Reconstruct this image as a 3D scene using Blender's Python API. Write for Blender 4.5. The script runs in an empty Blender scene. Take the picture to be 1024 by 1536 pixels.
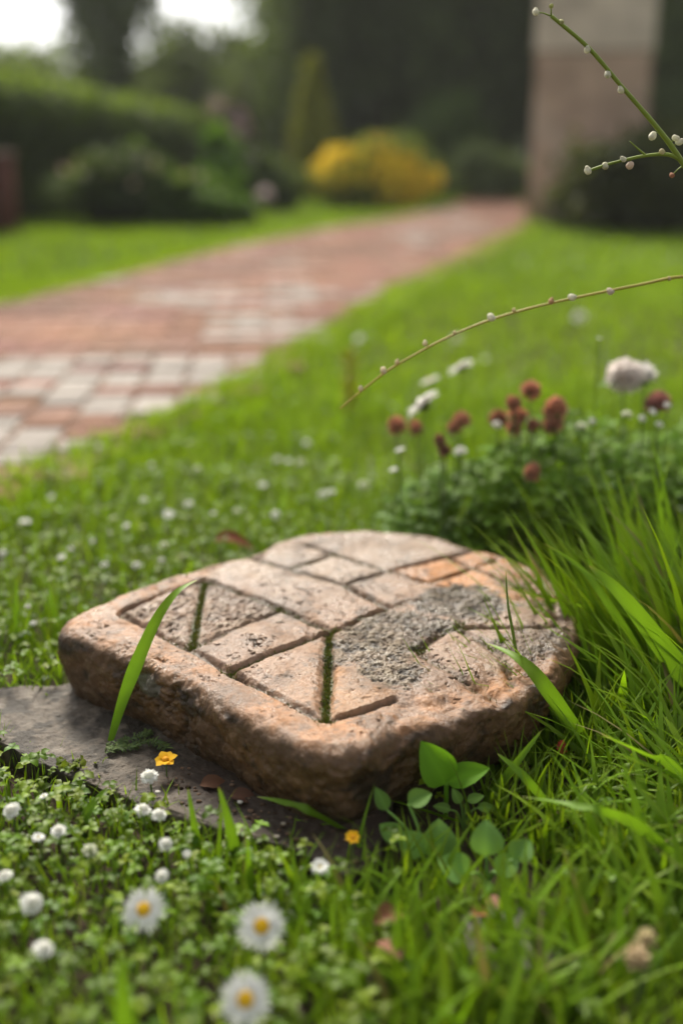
import bpy, math, random
import numpy as np
from math import radians, sin, cos, pi

# ------------------------------------------------------------------ camera, world, sun, exposure
SC = bpy.context.scene
COL = SC.collection
CAMH, PITCH, FPX = 0.45, radians(18.58), 1600.0
cam_d = bpy.data.cameras.new('camera')
cam = bpy.data.objects.new('camera', cam_d)
COL.objects.link(cam)
cam.location = (0, 0, CAMH)
cam.rotation_euler = (pi / 2 - PITCH, 0, 0)
cam_d.sensor_fit = 'VERTICAL'
cam_d.sensor_height = 36.0
cam_d.sensor_width = 24.0
cam_d.lens = FPX / 1536 * 36.0
cam_d.clip_start = 0.02
cam_d.clip_end = 600
cam_d.dof.use_dof = True
cam_d.dof.focus_distance = 0.81
cam_d.dof.aperture_fstop = 2.0
cam_d.dof.aperture_blades = 0
SC.camera = cam

SUN_EL, SUN_AZ = radians(42), radians(-16)       # azimuth from +Y (away from the camera), negative = to the left
world = bpy.data.worlds.new('World')
SC.world = world
world.use_nodes = True
wn, wl = world.node_tree.nodes, world.node_tree.links
bg = wn['Background']
sky = wn.new('ShaderNodeTexSky')
sky.sky_type = 'NISHITA'
sky.sun_disc = False
sky.sun_elevation = SUN_EL
sky.sun_rotation = SUN_AZ
sky.dust_density = 4.0
sky.air_density = 1.2
hs = wn.new('ShaderNodeHueSaturation')
hs.inputs['Saturation'].default_value = 0.06
wl.new(sky.outputs[0], hs.inputs['Color'])
wl.new(hs.outputs[0], bg.inputs['Color'])
bg.inputs['Strength'].default_value = 0.075

sun_d = bpy.data.lights.new('sun', 'SUN')
sun_d.energy = 2.7
sun_d.angle = radians(15)
sun_d.color = (1.0, 0.92, 0.78)
sun = bpy.data.objects.new('sun', sun_d)
COL.objects.link(sun)
sun.rotation_euler = (-(pi / 2 - SUN_EL), 0, -SUN_AZ)
sun.location = (-2, 4, 6)

SC.view_settings.view_transform = 'Standard'
SC.view_settings.look = 'None'
SC.view_settings.exposure = 1.26
SC.view_settings.gamma = 1.0
SC.cycles.max_bounces = 8
SC.cycles.diffuse_bounces = 3
SC.cycles.transparent_max_bounces = 4

# ------------------------------------------------------------------ helpers
rng = np.random.default_rng(7)
random.seed(7)


def ray(px, py):
    px = np.asarray(px, float); py = np.asarray(py, float)
    dx = (px - 512) / FPX; dy = (768 - py) / FPX
    return np.stack([dx, dy * sin(PITCH) + cos(PITCH), dy * cos(PITCH) - sin(PITCH)], -1)


def P(px, py, z=0.0):                             # the point of the level plane z seen at a pixel
    d = ray(px, py)
    t = (z - CAMH) / d[..., 2]
    return d * np.asarray(t)[..., None] + np.array([0, 0, CAMH])


def Q(px, py, Y):                                 # the point at distance Y seen at a pixel
    d = ray(px, py)
    t = Y / d[..., 1]
    return d * np.asarray(t)[..., None] + np.array([0, 0, CAMH])


def proj(v):
    v = np.asarray(v, float)
    y = v[..., 1]; z = v[..., 2] - CAMH
    dep = y * cos(PITCH) - z * sin(PITCH)
    up = y * sin(PITCH) + z * cos(PITCH)
    dep = np.maximum(dep, 1e-3)
    return 512 + FPX * v[..., 0] / dep, 768 - FPX * up / dep, dep


def depth(v):
    return float(proj(np.asarray(v))[2])


def hash3(ix, iy, iz):
    with np.errstate(over='ignore'):
        n = (ix.astype(np.int64) * 374761393 + iy.astype(np.int64) * 668265263 + iz.astype(np.int64) * 2147483647) & 0xffffffff
        n = ((n ^ (n >> 13)) * 1274126177) & 0xffffffff
        n = ((n ^ (n >> 15)) * 2246822519) & 0xffffffff
        n = n ^ (n >> 16)
    return (n & 0xffffff) / float(0xffffff)


def vnoise(p):                                    # value noise, -1..1
    i = np.floor(p).astype(np.int64); f = p - i
    f = f * f * (3 - 2 * f)
    r = 0
    for a in (0, 1):
        wx = f[:, 0] if a else 1 - f[:, 0]
        for b in (0, 1):
            wy = f[:, 1] if b else 1 - f[:, 1]
            for c in (0, 1):
                wz = f[:, 2] if c else 1 - f[:, 2]
                r = r + wx * wy * wz * hash3(i[:, 0] + a, i[:, 1] + b, i[:, 2] + c)
    return r * 2 - 1


def fbm(p, scale, octv=4, gain=0.5):
    p = np.asarray(p, float)
    if p.shape[1] == 2:
        p = np.concatenate([p, np.zeros((len(p), 1))], 1)
    s, a, tot = 0, 1.0, 0
    q = p * scale + 17.3
    for _ in range(octv):
        s = s + a * vnoise(q); tot += a
        a *= gain; q = q * 2.03 + 5.7
    return s / tot


def sstep(a, b, x):
    t = np.clip((x - a) / (b - a), 0, 1)
    return t * t * (3 - 2 * t)


def inside(poly, pts):
    x, y = pts[:, 0], pts[:, 1]
    r = np.zeros(len(pts), bool)
    n = len(poly)
    for i in range(n):
        x1, y1 = poly[i][:2]; x2, y2 = poly[(i + 1) % n][:2]
        if y1 == y2:
            continue
        c = ((y1 > y) != (y2 > y)) & (x < (x2 - x1) * (y - y1) / (y2 - y1) + x1)
        r ^= c
    return r


def segdist(pts, a, b):
    a = np.asarray(a)[:2]; b = np.asarray(b)[:2]
    ab = b - a
    t = np.clip(((pts - a) @ ab) / (ab @ ab), 0, 1)
    d = pts - a - t[:, None] * ab
    return np.hypot(d[:, 0], d[:, 1])


def sdpoly(poly, pts):                            # negative inside
    d = np.full(len(pts), 1e9)
    for i in range(len(poly)):
        d = np.minimum(d, segdist(pts, poly[i], poly[(i + 1) % len(poly)]))
    return np.where(inside(poly, pts), -d, d)


def crom(ps, n=8, closed=False):
    ps = np.asarray(ps, float)
    m = len(ps); out = []
    rngi = range(m if closed else m - 1)
    for i in rngi:
        if closed:
            p0, p1, p2, p3 = ps[(i - 1) % m], ps[i], ps[(i + 1) % m], ps[(i + 2) % m]
        else:
            p0, p1, p2, p3 = ps[max(i - 1, 0)], ps[i], ps[i + 1], ps[min(i + 2, m - 1)]
        for k in range(n):
            t = k / n
            out.append(0.5 * ((2 * p1) + (-p0 + p2) * t + (2 * p0 - 5 * p1 + 4 * p2 - p3) * t * t + (-p0 + 3 * p1 - 3 * p2 + p3) * t ** 3))
    if not closed:
        out.append(ps[-1])
    return np.array(out)


# ---- geometry: (verts, [face arrays], colours)
def geo(v, f, c):
    v = np.asarray(v, float)
    c = np.asarray(c, float)
    if c.ndim == 1:
        c = np.tile(c, (len(v), 1))
    return v, [np.asarray(x, np.int64) for x in (f if isinstance(f, list) else [f])], c


def cat(gs):
    V, F, C, o = [], [], [], 0
    for v, f, c in gs:
        V.append(v); C.append(c)
        F += [x + o for x in f]
        o += len(v)
    return np.concatenate(V), F, np.concatenate(C)


def obj(name, g, mat, parent=None, smooth=True, loc=(0, 0, 0)):
    v, fs, c = g
    me = bpy.data.meshes.new(name)
    by = {}
    for f in fs:
        if len(f):
            by.setdefault(f.shape[1], []).append(f)
    fl = [np.concatenate(x) for x in by.values()]
    nl = sum(f.size for f in fl); nf = sum(len(f) for f in fl)
    me.vertices.add(len(v)); me.loops.add(nl); me.polygons.add(nf)
    me.vertices.foreach_set('co', np.ascontiguousarray(v, np.float32).ravel())
    me.loops.foreach_set('vertex_index', np.concatenate([f.ravel() for f in fl]).astype(np.int32))
    tot = np.concatenate([np.full(len(f), f.shape[1]) for f in fl])
    st = np.concatenate([[0], np.cumsum(tot)[:-1]])
    me.polygons.foreach_set('loop_start', st.astype(np.int32))
    me.polygons.foreach_set('loop_total', tot.astype(np.int32))
    me.polygons.foreach_set('use_smooth', np.full(nf, smooth))
    at = me.color_attributes.new('Col', 'FLOAT_COLOR', 'POINT')
    rgba = np.ones((len(v), 4), np.float32); rgba[:, :c.shape[1]] = c
    at.data.foreach_set('color', rgba.ravel())
    me.update(calc_edges=True)
    me.validate()
    me.materials.append(mat)
    o = bpy.data.objects.new(name, me)
    o.location = loc
    COL.objects.link(o)
    if parent:
        o.parent = parent
    return o


def tag(o, label=None, cat_=None, group=None, kind=None):
    if label: o['label'] = label
    if cat_: o['category'] = cat_
    if group: o['group'] = group
    if kind: o['kind'] = kind
    return o


def thing(name, label, cat_, loc=(0, 0, 0), group=None, rot=(0, 0, 0), s=1.0):
    o = bpy.data.objects.new(name, None)
    o.empty_display_size = 0.02
    o.location = loc; o.rotation_euler = rot; o.scale = (s, s, s)
    COL.objects.link(o)
    return tag(o, label, cat_, group)


def copy_tree(o, parent=None):
    c = o.copy(); COL.objects.link(c); c.parent = parent
    for ch in list(o.children):
        copy_tree(ch, c)
    return c


def unit(a):
    return a / np.maximum(np.linalg.norm(a, axis=-1, keepdims=True), 1e-9)


def tube(pts, rad, seg=7, col=(0.5, 0.5, 0.5), cap=True):
    pts = np.asarray(pts, float); n = len(pts)
    rad = np.broadcast_to(np.asarray(rad, float), (n,))
    t = unit(np.gradient(pts, axis=0))
    ref = np.array([0.31, 0.87, 0.38])
    a = unit(np.cross(t, ref)); b = np.cross(t, a)
    an = np.arange(seg) * 2 * pi / seg
    v = pts[:, None] + rad[:, None, None] * (np.cos(an)[None, :, None] * a[:, None] + np.sin(an)[None, :, None] * b[:, None])
    i = np.arange(n - 1)[:, None] * seg; j = np.arange(seg)[None]
    q = np.stack([i + j, i + (j + 1) % seg, i + seg + (j + 1) % seg, i + seg + j], -1).reshape(-1, 4)
    v = np.concatenate([v.reshape(-1, 3), pts[:1], pts[-1:]])
    k = np.arange(seg)
    c0 = np.stack([(k + 1) % seg, k, np.full(seg, n * seg)], -1)
    o = (n - 1) * seg
    c1 = np.stack([o + k, o + (k + 1) % seg, np.full(seg, n * seg + 1)], -1)
    cc = np.asarray(col, float)
    if cc.ndim == 2:
        cc = np.concatenate([np.repeat(cc, seg, 0), cc[:1], cc[-1:]])
    return geo(v, [q, c0, c1] if cap else [q], cc)


def ellipsoid(c, r, col, nu=14, nv=8, noise=0.0, ns=3.0):
    th = np.linspace(0, pi, nv + 1)[1:-1]; ph = np.arange(nu) * 2 * pi / nu
    T, H = np.meshgrid(th, ph, indexing='ij')
    v = np.stack([np.sin(T) * np.cos(H), np.sin(T) * np.sin(H), np.cos(T)], -1).reshape(-1, 3)
    v = np.concatenate([v, [[0, 0, 1], [0, 0, -1]]])
    if noise:
        v = v * (1 + noise * fbm(v, ns, 3))[:, None]
    v = v * np.asarray(r) + np.asarray(c)
    m = nv - 1
    i = np.arange(m - 1)[:, None] * nu; j = np.arange(nu)[None]
    q = np.stack([i + j, i + nu + j, i + nu + (j + 1) % nu, i + (j + 1) % nu], -1).reshape(-1, 4)
    k = np.arange(nu)
    t0 = np.stack([np.full(nu, m * nu), k, (k + 1) % nu], -1)
    o = (m - 1) * nu
    t1 = np.stack([np.full(nu, m * nu + 1), o + (k + 1) % nu, o + k], -1)
    return geo(v, [q, t0, t1], col)


def strap(pts, w, side=None, col0=(0.1, 0.2, 0.02), col1=None, fold=0.25, wp=0.7, base=0.55):
    """one grass blade along a 3-D curve: a keeled strip, three vertices across"""
    pts = np.asarray(pts, float); n = len(pts)
    t = unit(np.gradient(pts, axis=0))
    if side is None:
        side = np.array([1.0, 0.2, 0])
    s = unit(np.cross(t, np.cross(np.asarray(side, float), t)))
    nrm = unit(np.cross(s, t))
    u = np.linspace(0, 1, n)
    ww = w * np.minimum(base + (1 - base) * u / 0.35, 1) * np.where(u > 0.3, np.maximum(1 - ((u - 0.3) / 0.7), 0) ** wp, 1)
    ww[-1] = 0.02 * w
    v = np.stack([pts - s * ww[:, None] / 2 + nrm * (ww * fold)[:, None], pts, pts + s * ww[:, None] / 2 + nrm * (ww * fold)[:, None]], 1).reshape(-1, 3)
    i = np.arange(n - 1)[:, None] * 3; j = np.arange(2)[None]
    q = np.stack([i + j, i + j + 1, i + j + 4, i + j + 3], -1).reshape(-1, 4)
    col0 = np.asarray(col0, float); col1 = col0 * 1.3 if col1 is None else np.asarray(col1, float)
    c = np.repeat(col0[None] * (1 - u[:, None]) + col1[None] * u[:, None], 3, 0)
    c[1::3] *= 1.16
    k_ = np.repeat(sstep(.86, 1.0, u) * .7, 3)[:, None]
    c = c * (1 - k_) + k_ * G([[.33, .29, .10]])
    c *= (1 + .14 * fbm(v * G([1, 1, .5]), 260, 3))[:, None]
    return geo(v, q, c)


def blades(base, h, w, az, lean, curl, c0, c1, segs=3):
    """many grass blades at once"""
    n = len(base)
    u = np.linspace(0, 1, segs + 1)
    dirv = np.stack([np.cos(az), np.sin(az)], -1)
    side = np.stack([-np.sin(az + rng.normal(0, .5, n)), np.cos(az)], -1)
    side = side / np.linalg.norm(side, axis=1, keepdims=True)
    a = lean[:, None] + curl[:, None] * u[None] ** 1.3
    mid = (a[:, 1:] + a[:, :-1]) / 2
    dz = np.cos(mid) * h[:, None] / segs; dr = np.sin(mid) * h[:, None] / segs
    z = np.concatenate([np.zeros((n, 1)), np.cumsum(dz, 1)], 1)
    r = np.concatenate([np.zeros((n, 1)), np.cumsum(dr, 1)], 1)
    ctr = np.empty((n, segs + 1, 3))
    ctr[..., :2] = base[:, None, :2] + r[..., None] * dirv[:, None]
    ctr[..., 2] = base[:, None, 2] + z
    prof = np.array([0.75, 1.0, 0.72, 0.4, 0.2])[:segs] if segs > 2 else np.array([0.9, 0.8])[:segs]
    ww = w[:, None] * prof[None]
    L = ctr[:, :segs].copy(); R = ctr[:, :segs].copy()
    L[..., :2] -= side[:, None] * ww[..., None] / 2; R[..., :2] += side[:, None] * ww[..., None] / 2
    k = 2 * segs + 1
    v = np.empty((n, k, 3))
    v[:, 0:2 * segs:2] = L; v[:, 1:2 * segs:2] = R; v[:, -1] = ctr[:, -1]
    o = (np.arange(n) * k)[:, None]
    qs = []
    for s in range(segs - 1):
        qs.append(np.concatenate([o + 2 * s, o + 2 * s + 1, o + 2 * s + 3, o + 2 * s + 2], 1))
    tr = np.concatenate([o + 2 * segs - 2, o + 2 * segs - 1, o + 2 * segs], 1)
    cu = np.concatenate([np.repeat(u[:segs], 2), [1.0]])
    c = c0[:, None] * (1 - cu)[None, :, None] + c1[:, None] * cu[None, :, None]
    return geo(v.reshape(-1, 3), [np.concatenate(qs), tr] if qs else [tr], c.reshape(-1, 3))


def leaves(pos, dirv, nrm, length, width, col, fold=0.2, droop=0.25):
    """many oval leaves at once: six vertices each, folded along the midrib"""
    n = len(pos)
    d = unit(dirv); s = unit(np.cross(nrm, d)); u = np.cross(d, s)
    L = length[:, None]; W = width[:, None]
    b = pos
    m1 = pos + d * L * 0.5 + u * L * 0.06
    l1 = pos + d * L * 0.3 - s * W * 0.46 + u * W * fold
    r1 = pos + d * L * 0.3 + s * W * 0.46 + u * W * fold
    l2 = pos + d * L * 0.72 - s * W * 0.42 + u * (W * fold - L * droop * 0.4)
    r2 = pos + d * L * 0.72 + s * W * 0.42 + u * (W * fold - L * droop * 0.4)
    t = pos + d * L - u * L * droop
    v = np.stack([b, l1, l2, t, r2, r1, m1], 1).reshape(-1, 3)
    o = (np.arange(n) * 7)[:, None]
    f = []
    for a, bb, c in ((0, 6, 1), (1, 6, 2), (2, 6, 3), (3, 6, 4), (4, 6, 5), (5, 6, 0)):
        f.append(np.concatenate([o + a, o + bb, o + c], 1))
    cc = np.repeat(col[:, None], 7, 1).copy()
    cc[:, 6] *= 1.15
    return geo(v, [np.concatenate(f)], cc.reshape(-1, 3))


def leaf_cloud(pos, size, col, up=0.6, asp=0.55):
    n = len(pos)
    d = rng.normal(0, 1, (n, 3)); nr = rng.normal(0, 1, (n, 3)); nr[:, 2] += up * 2
    sz = size * rng.uniform(.7, 1.3, n)
    return leaves(pos, d, nr, sz, sz * asp, col)


def big_leaf(base, dirv, nrm, L, W, col, curl=0.3, fold=0.18, n=9, m=5, tip=1.0, vein=True):
    """one broad leaf with a real grid of vertices"""
    d = unit(np.asarray(dirv, float)); s = unit(np.cross(np.asarray(nrm, float), d)); up = np.cross(d, s)
    u = np.linspace(0, 1, n)
    prof = np.sin(pi * u ** 0.8) ** 0.75 * (1 - 0.15 * u)
    prof[0] = 0.05; prof[-1] = 0.02
    x = np.linspace(-1, 1, m)
    U, X = np.meshgrid(u, x, indexing='ij'); Pf = prof[:, None]
    v = (np.asarray(base)[None, None] + d * (U * L * np.cos(curl * U))[..., None] + s * (X * Pf * W / 2)[..., None]
         + up * (np.abs(X) * Pf * W * fold - L * np.sin(curl * U) * U + 0.012 * L * np.sin(9 * U * pi) * np.abs(X))[..., None])
    i = np.arange(n - 1)[:, None] * m; j = np.arange(m - 1)[None]
    q = np.stack([i + j, i + j + 1, i + m + j + 1, i + m + j], -1).reshape(-1, 4)
    c = np.tile(np.asarray(col, float), (n, m, 1))
    c[:, m // 2] *= 1.35
    return geo(v.reshape(-1, 3), q, c.reshape(-1, 3))


def box(c, s, col, bev=0.0, rz=0.0):
    x, y, z = np.asarray(s) / 2.0
    b = min(bev, x * .9, y * .9, z * .9)
    if b <= 0:
        v = np.array([[i * x, j * y, k * z] for k in (-1, 1) for (i, j) in ((-1, -1), (1, -1), (1, 1), (-1, 1))])
        f = [[0, 3, 2, 1], [4, 5, 6, 7], [0, 1, 5, 4], [1, 2, 6, 5], [2, 3, 7, 6], [3, 0, 4, 7]]
    else:
        rows = []
        for (ex, ez) in ((-b, -z), (0, -z + b), (0, z - b), (-b, z)):
            rows.append([[i * (x + ex), j * (y + ex), ez] for (i, j) in ((-1, -1), (1, -1), (1, 1), (-1, 1))])
        v = np.array(rows).reshape(-1, 3)
        f = [[0, 3, 2, 1], [12, 13, 14, 15]]
        for r in range(3):
            for k in range(4):
                f.append([r * 4 + k, r * 4 + (k + 1) % 4, r * 4 + 4 + (k + 1) % 4, r * 4 + 4 + k])
    ca, sa = cos(rz), sin(rz)
    v = v @ np.array([[ca, sa, 0], [-sa, ca, 0], [0, 0, 1]]) + np.asarray(c)
    return geo(v, np.array(f), col)


# ------------------------------------------------------------------ materials
def mat(name, rough=0.6, trans=0.0, bump=0.0, bscale=200.0, spec=0.4, vary=0.0, vscale=40.0, tcol=(1.25, 1.2, 0.5), bdist=0.002, bump2=None, sheen=0.0):
    m = bpy.data.materials.new(name); m.use_nodes = True
    nt = m.node_tree; N, L = nt.nodes, nt.links
    b = N['Principled BSDF']; out = N['Material Output']
    at = N.new('ShaderNodeVertexColor'); at.layer_name = 'Col'
    col = at.outputs['Color']
    tc = N.new('ShaderNodeTexCoord')
    if vary:
        nz = N.new('ShaderNodeTexNoise'); nz.inputs['Scale'].default_value = vscale; nz.inputs['Detail'].default_value = 6
        L.new(tc.outputs['Object'], nz.inputs['Vector'])
        mr = N.new('ShaderNodeMapRange'); mr.inputs['From Min'].default_value = .25; mr.inputs['From Max'].default_value = .75
        mr.inputs['To Min'].default_value = 1 - vary; mr.inputs['To Max'].default_value = 1 + vary
        L.new(nz.outputs['Fac'], mr.inputs['Value'])
        mx = N.new('ShaderNodeMix'); mx.data_type = 'RGBA'; mx.blend_type = 'MULTIPLY'; mx.inputs['Factor'].default_value = 1
        L.new(col, mx.inputs['A']); L.new(mr.outputs['Result'], mx.inputs['B'])
        col = mx.outputs['Result']
    L.new(col, b.inputs['Base Color'])
    b.inputs['Roughness'].default_value = rough
    b.inputs['Specular IOR Level'].default_value = spec
    if bump:
        nb = N.new('ShaderNodeTexNoise'); nb.inputs['Scale'].default_value = bscale; nb.inputs['Detail'].default_value = 8; nb.inputs['Roughness'].default_value = .65
        L.new(tc.outputs['Object'], nb.inputs['Vector'])
        bp = N.new('ShaderNodeBump'); bp.inputs['Strength'].default_value = bump; bp.inputs['Distance'].default_value = bdist
        L.new(nb.outputs['Fac'], bp.inputs['Height'])
        L.new(bp.outputs['Normal'], b.inputs['Normal'])
    if trans:
        tr = N.new('ShaderNodeBsdfTranslucent')
        mx = N.new('ShaderNodeMix'); mx.data_type = 'RGBA'; mx.blend_type = 'MULTIPLY'; mx.inputs['Factor'].default_value = 1
        L.new(col, mx.inputs['A']); mx.inputs['B'].default_value = (*tcol, 1)
        L.new(mx.outputs['Result'], tr.inputs['Color'])
        ms = N.new('ShaderNodeMixShader'); ms.inputs['Fac'].default_value = trans
        L.new(b.outputs[0], ms.inputs[1]); L.new(tr.outputs[0], ms.inputs[2])
        L.new(ms.outputs[0], out.inputs['Surface'])
    return m


M_GRASS = mat('grass_leaf', rough=.45, trans=.46, spec=.2)
M_LEAF = mat('broad_leaf', rough=.58, trans=.4, spec=.16, bump=.25, bscale=900, bdist=.0006)
M_FAR = mat('far_foliage', rough=.6, trans=.4, spec=.15)
M_STEM = mat('stem', rough=.5, spec=.3, trans=.12)
M_PETAL = mat('white_petal', rough=.7, trans=.42, spec=.2, tcol=(1, 1, 1))
M_CLOVER = mat('clover_floret', rough=.7, trans=.2, spec=.2, tcol=(1.2, .9, .8))
M_DISC = mat('flower_disc', rough=.7, spec=.2, bump=.5, bscale=1500, bdist=.0006)
M_SLAB = mat('carved_sandstone', rough=.52, spec=.42, bump=.85, bscale=420, vary=.16, vscale=260, bdist=.0016)
M_FLAT = mat('grey_paving_stone', rough=.7, spec=.35, bump=.8, bscale=300, vary=.3, vscale=180, bdist=.0016)
nt = M_SLAB.node_tree
_n = nt.nodes.new('ShaderNodeTexNoise'); _n.inputs['Scale'].default_value = 26; _n.inputs['Detail'].default_value = 7; _n.inputs['Roughness'].default_value = .7
_t = nt.nodes.new('ShaderNodeTexCoord'); nt.links.new(_t.outputs['Object'], _n.inputs['Vector'])
_m = nt.nodes.new('ShaderNodeMapRange'); _m.inputs['From Min'].default_value = .43; _m.inputs['From Max'].default_value = .62; _m.inputs['To Min'].default_value = .18; _m.inputs['To Max'].default_value = .72
nt.links.new(_n.outputs['Fac'], _m.inputs['Value']); nt.links.new(_m.outputs['Result'], nt.nodes['Principled BSDF'].inputs['Roughness'])
M_MOSS = mat('moss', rough=.9, spec=.1, trans=.2)
M_BRICK = mat('path_brick', rough=.8, spec=.14, bump=.5, bscale=90, vary=.25, vscale=30, bdist=.004)
M_PILLAR = mat('pillar_stone', rough=.85, spec=.2, bump=.6, bscale=30, vary=.3, vscale=5, bdist=.01)
M_BARK = mat('bark', rough=.9, spec=.15, bump=.8, bscale=25, bdist=.02)
M_WOOD = mat('painted_wood', rough=.6, spec=.3, bump=.2, bscale=60)
M_DEAD = mat('dead_leaf', rough=.75, trans=.2, spec=.2, tcol=(1.1, .8, .5))
M_SOIL = mat('soil', rough=.95, spec=.15, bump=1.0, bscale=60, vary=.45, vscale=35, bdist=.006)

G = np.array
# ------------------------------------------------------------------ plan outlines
SLAB_H = 0.072
slab_px = [(95, 952), (140, 972), (208, 999), (293, 1043), (360, 1082), (420, 1114), (455, 1129), (490, 1135), (525, 1134), (562, 1122), (600, 1103),
           (650, 1088), (705, 1068), (775, 1042), (832, 1010), (862, 972), (868, 940), (855, 902), (832, 870), (790, 846), (742, 829),
           (690, 816), (655, 805), (600, 799), (540, 795), (480, 798), (430, 807), (372, 831), (300, 850), (205, 880), (150, 903), (110, 920), (92, 935)]
slab_poly = crom([P(x, y, SLAB_H - .003)[:2] for x, y in slab_px], 8, True)
flat_px = [(-90, 1030), (0, 1032), (90, 1026), (220, 1000), (420, 1010), (560, 1100), (590, 1200), (570, 1290), (520, 1318), (450, 1278), (370, 1254), (240, 1216), (130, 1172), (60, 1146), (0, 1115), (-90, 1080)]
FLAT_H = 0.012
flat_poly = np.array([P(x, y, FLAT_H)[:2] for x, y in flat_px])
grey_px = [(690, 1372), (735, 1352), (800, 1357), (842, 1380), (850, 1425), (815, 1462), (750, 1462), (700, 1425)]
grey_poly = crom([P(x, y, .012)[:2] for x, y in grey_px], 5, True)
path_up = [(-900, 560), (-400, 520), (0, 462), (130, 430), (300, 385), (430, 358), (500, 344), (600, 328), (655, 316), (690, 302), (700, 298), (760, 298)]
path_lo = [(805, 303), (800, 338), (720, 378), (620, 428), (520, 486), (430, 540), (350, 592), (200, 655), (130, 690), (60, 715), (0, 738), (-200, 800), (-800, 960)]
path_poly = np.array([P(x, y, 0.0)[:2] for x, y in path_up] + [P(x, y, 0.03)[:2] for x, y in path_lo])

# ------------------------------------------------------------------ ground and path
n = 60
gx = np.concatenate([-np.geomspace(150, 4, 12), np.linspace(-3.6, 3.6, 60), np.geomspace(4, 150, 12)])
gy = np.concatenate([np.linspace(-3, 12, 90), np.geomspace(13, 260, 16)])
X, Y = np.meshgrid(gx, gy, indexing='ij')
pp = np.stack([X.ravel(), Y.ravel()], -1)
gz = -0.004 + 0.003 * fbm(pp, 2.0, 3)
i = np.arange(len(gx) - 1)[:, None] * len(gy); j = np.arange(len(gy) - 1)[None]
q = np.stack([i + j, i + len(gy) + j, i + len(gy) + j + 1, i + j + 1], -1).reshape(-1, 4)
gc = np.where((np.hypot(pp[:, 0], pp[:, 1]) > 3.5)[:, None], G([[.035, .055, .014]]), G([[.05, .036, .024]]))
tag(obj('ground', geo(np.c_[pp, gz], q, gc), M_SOIL), kind='structure')

gs = []
bl, bw = .165, .078
ang = radians(4)
ca, sa = cos(ang), sin(ang)
pale_polys = [[(-900, 560), (345, 552), (352, 572), (290, 620), (200, 655), (120, 690), (0, 738), (-900, 900)], [(325, 487), (480, 487), (470, 520), (335, 522)],
              [(180, 450), (360, 432), (490, 428), (500, 468), (350, 478), (190, 482)], [(560, 345), (700, 318), (720, 350), (620, 380)]]
pale = [np.array([P(x, y, 0)[:2] for x, y in pl]) for pl in pale_polys]
cand = []
for r in range(-50, 180):
    for c in range(-50, 50):
        x0 = (c + .5 * (r % 2)) * bl; y0 = 1.0 + r * bw
        cand.append((x0 * ca - y0 * sa, x0 * sa + y0 * ca))
cand = np.array(cand)
cand = cand[sdpoly(path_poly, cand) < -.03]
pal = [inside(p, cand) for p in pale]
for k, (x, y) in enumerate(cand):
    t = rng.random()
    c = G([.215, .105, .070]) * rng.uniform(.88, 1.12) * (1 + .3 * math.sin(x * 5 + 3 * y) * math.sin(y * 6.1 - x)) + rng.normal(0, .006, 3)
    if rng.random() < .10: c = G([.225, .13, .095]) * rng.uniform(.8, 1.1)
    if pal[0][k] and t < .86 or pal[1][k] and t < .9 or pal[2][k] and t < .42 or pal[3][k] and t < .25:
        c = G([.32, .285, .255]) * rng.uniform(.8, 1.1)
    elif rng.random() < .015:
        c = G([.29, .25, .22])
    if pal[0][k]:                                  # the near end is laid with small pale setts
        for q_ in (-.25, .25):
            cc_ = np.clip(c * rng.uniform(.88, 1.1), .02, .7)
            gs.append(box((x + q_ * bl * ca, y + q_ * bl * sa, rng.normal(0, .0015)), (bl * .5 - rng.uniform(.002, .006), bw - rng.uniform(.002, .006), .05), cc_, .006, ang + rng.normal(0, .06)))
    else:
        gs.append(box((x, y, -.001 + rng.normal(0, .0018)), (bl - rng.uniform(.004, .010), bw - rng.uniform(.004, .009), .05), np.clip(c, .02, .7), .005, ang + rng.normal(0, .014)))
pth = tag(obj('path', cat(gs), M_BRICK, smooth=False), kind='structure')
pv = np.c_[path_poly, np.full(len(path_poly), .0195)]
obj('sand_bed', geo(pv, np.arange(len(pv))[None], (.19, .125, .09)), M_SOIL, pth, smooth=False)


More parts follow.
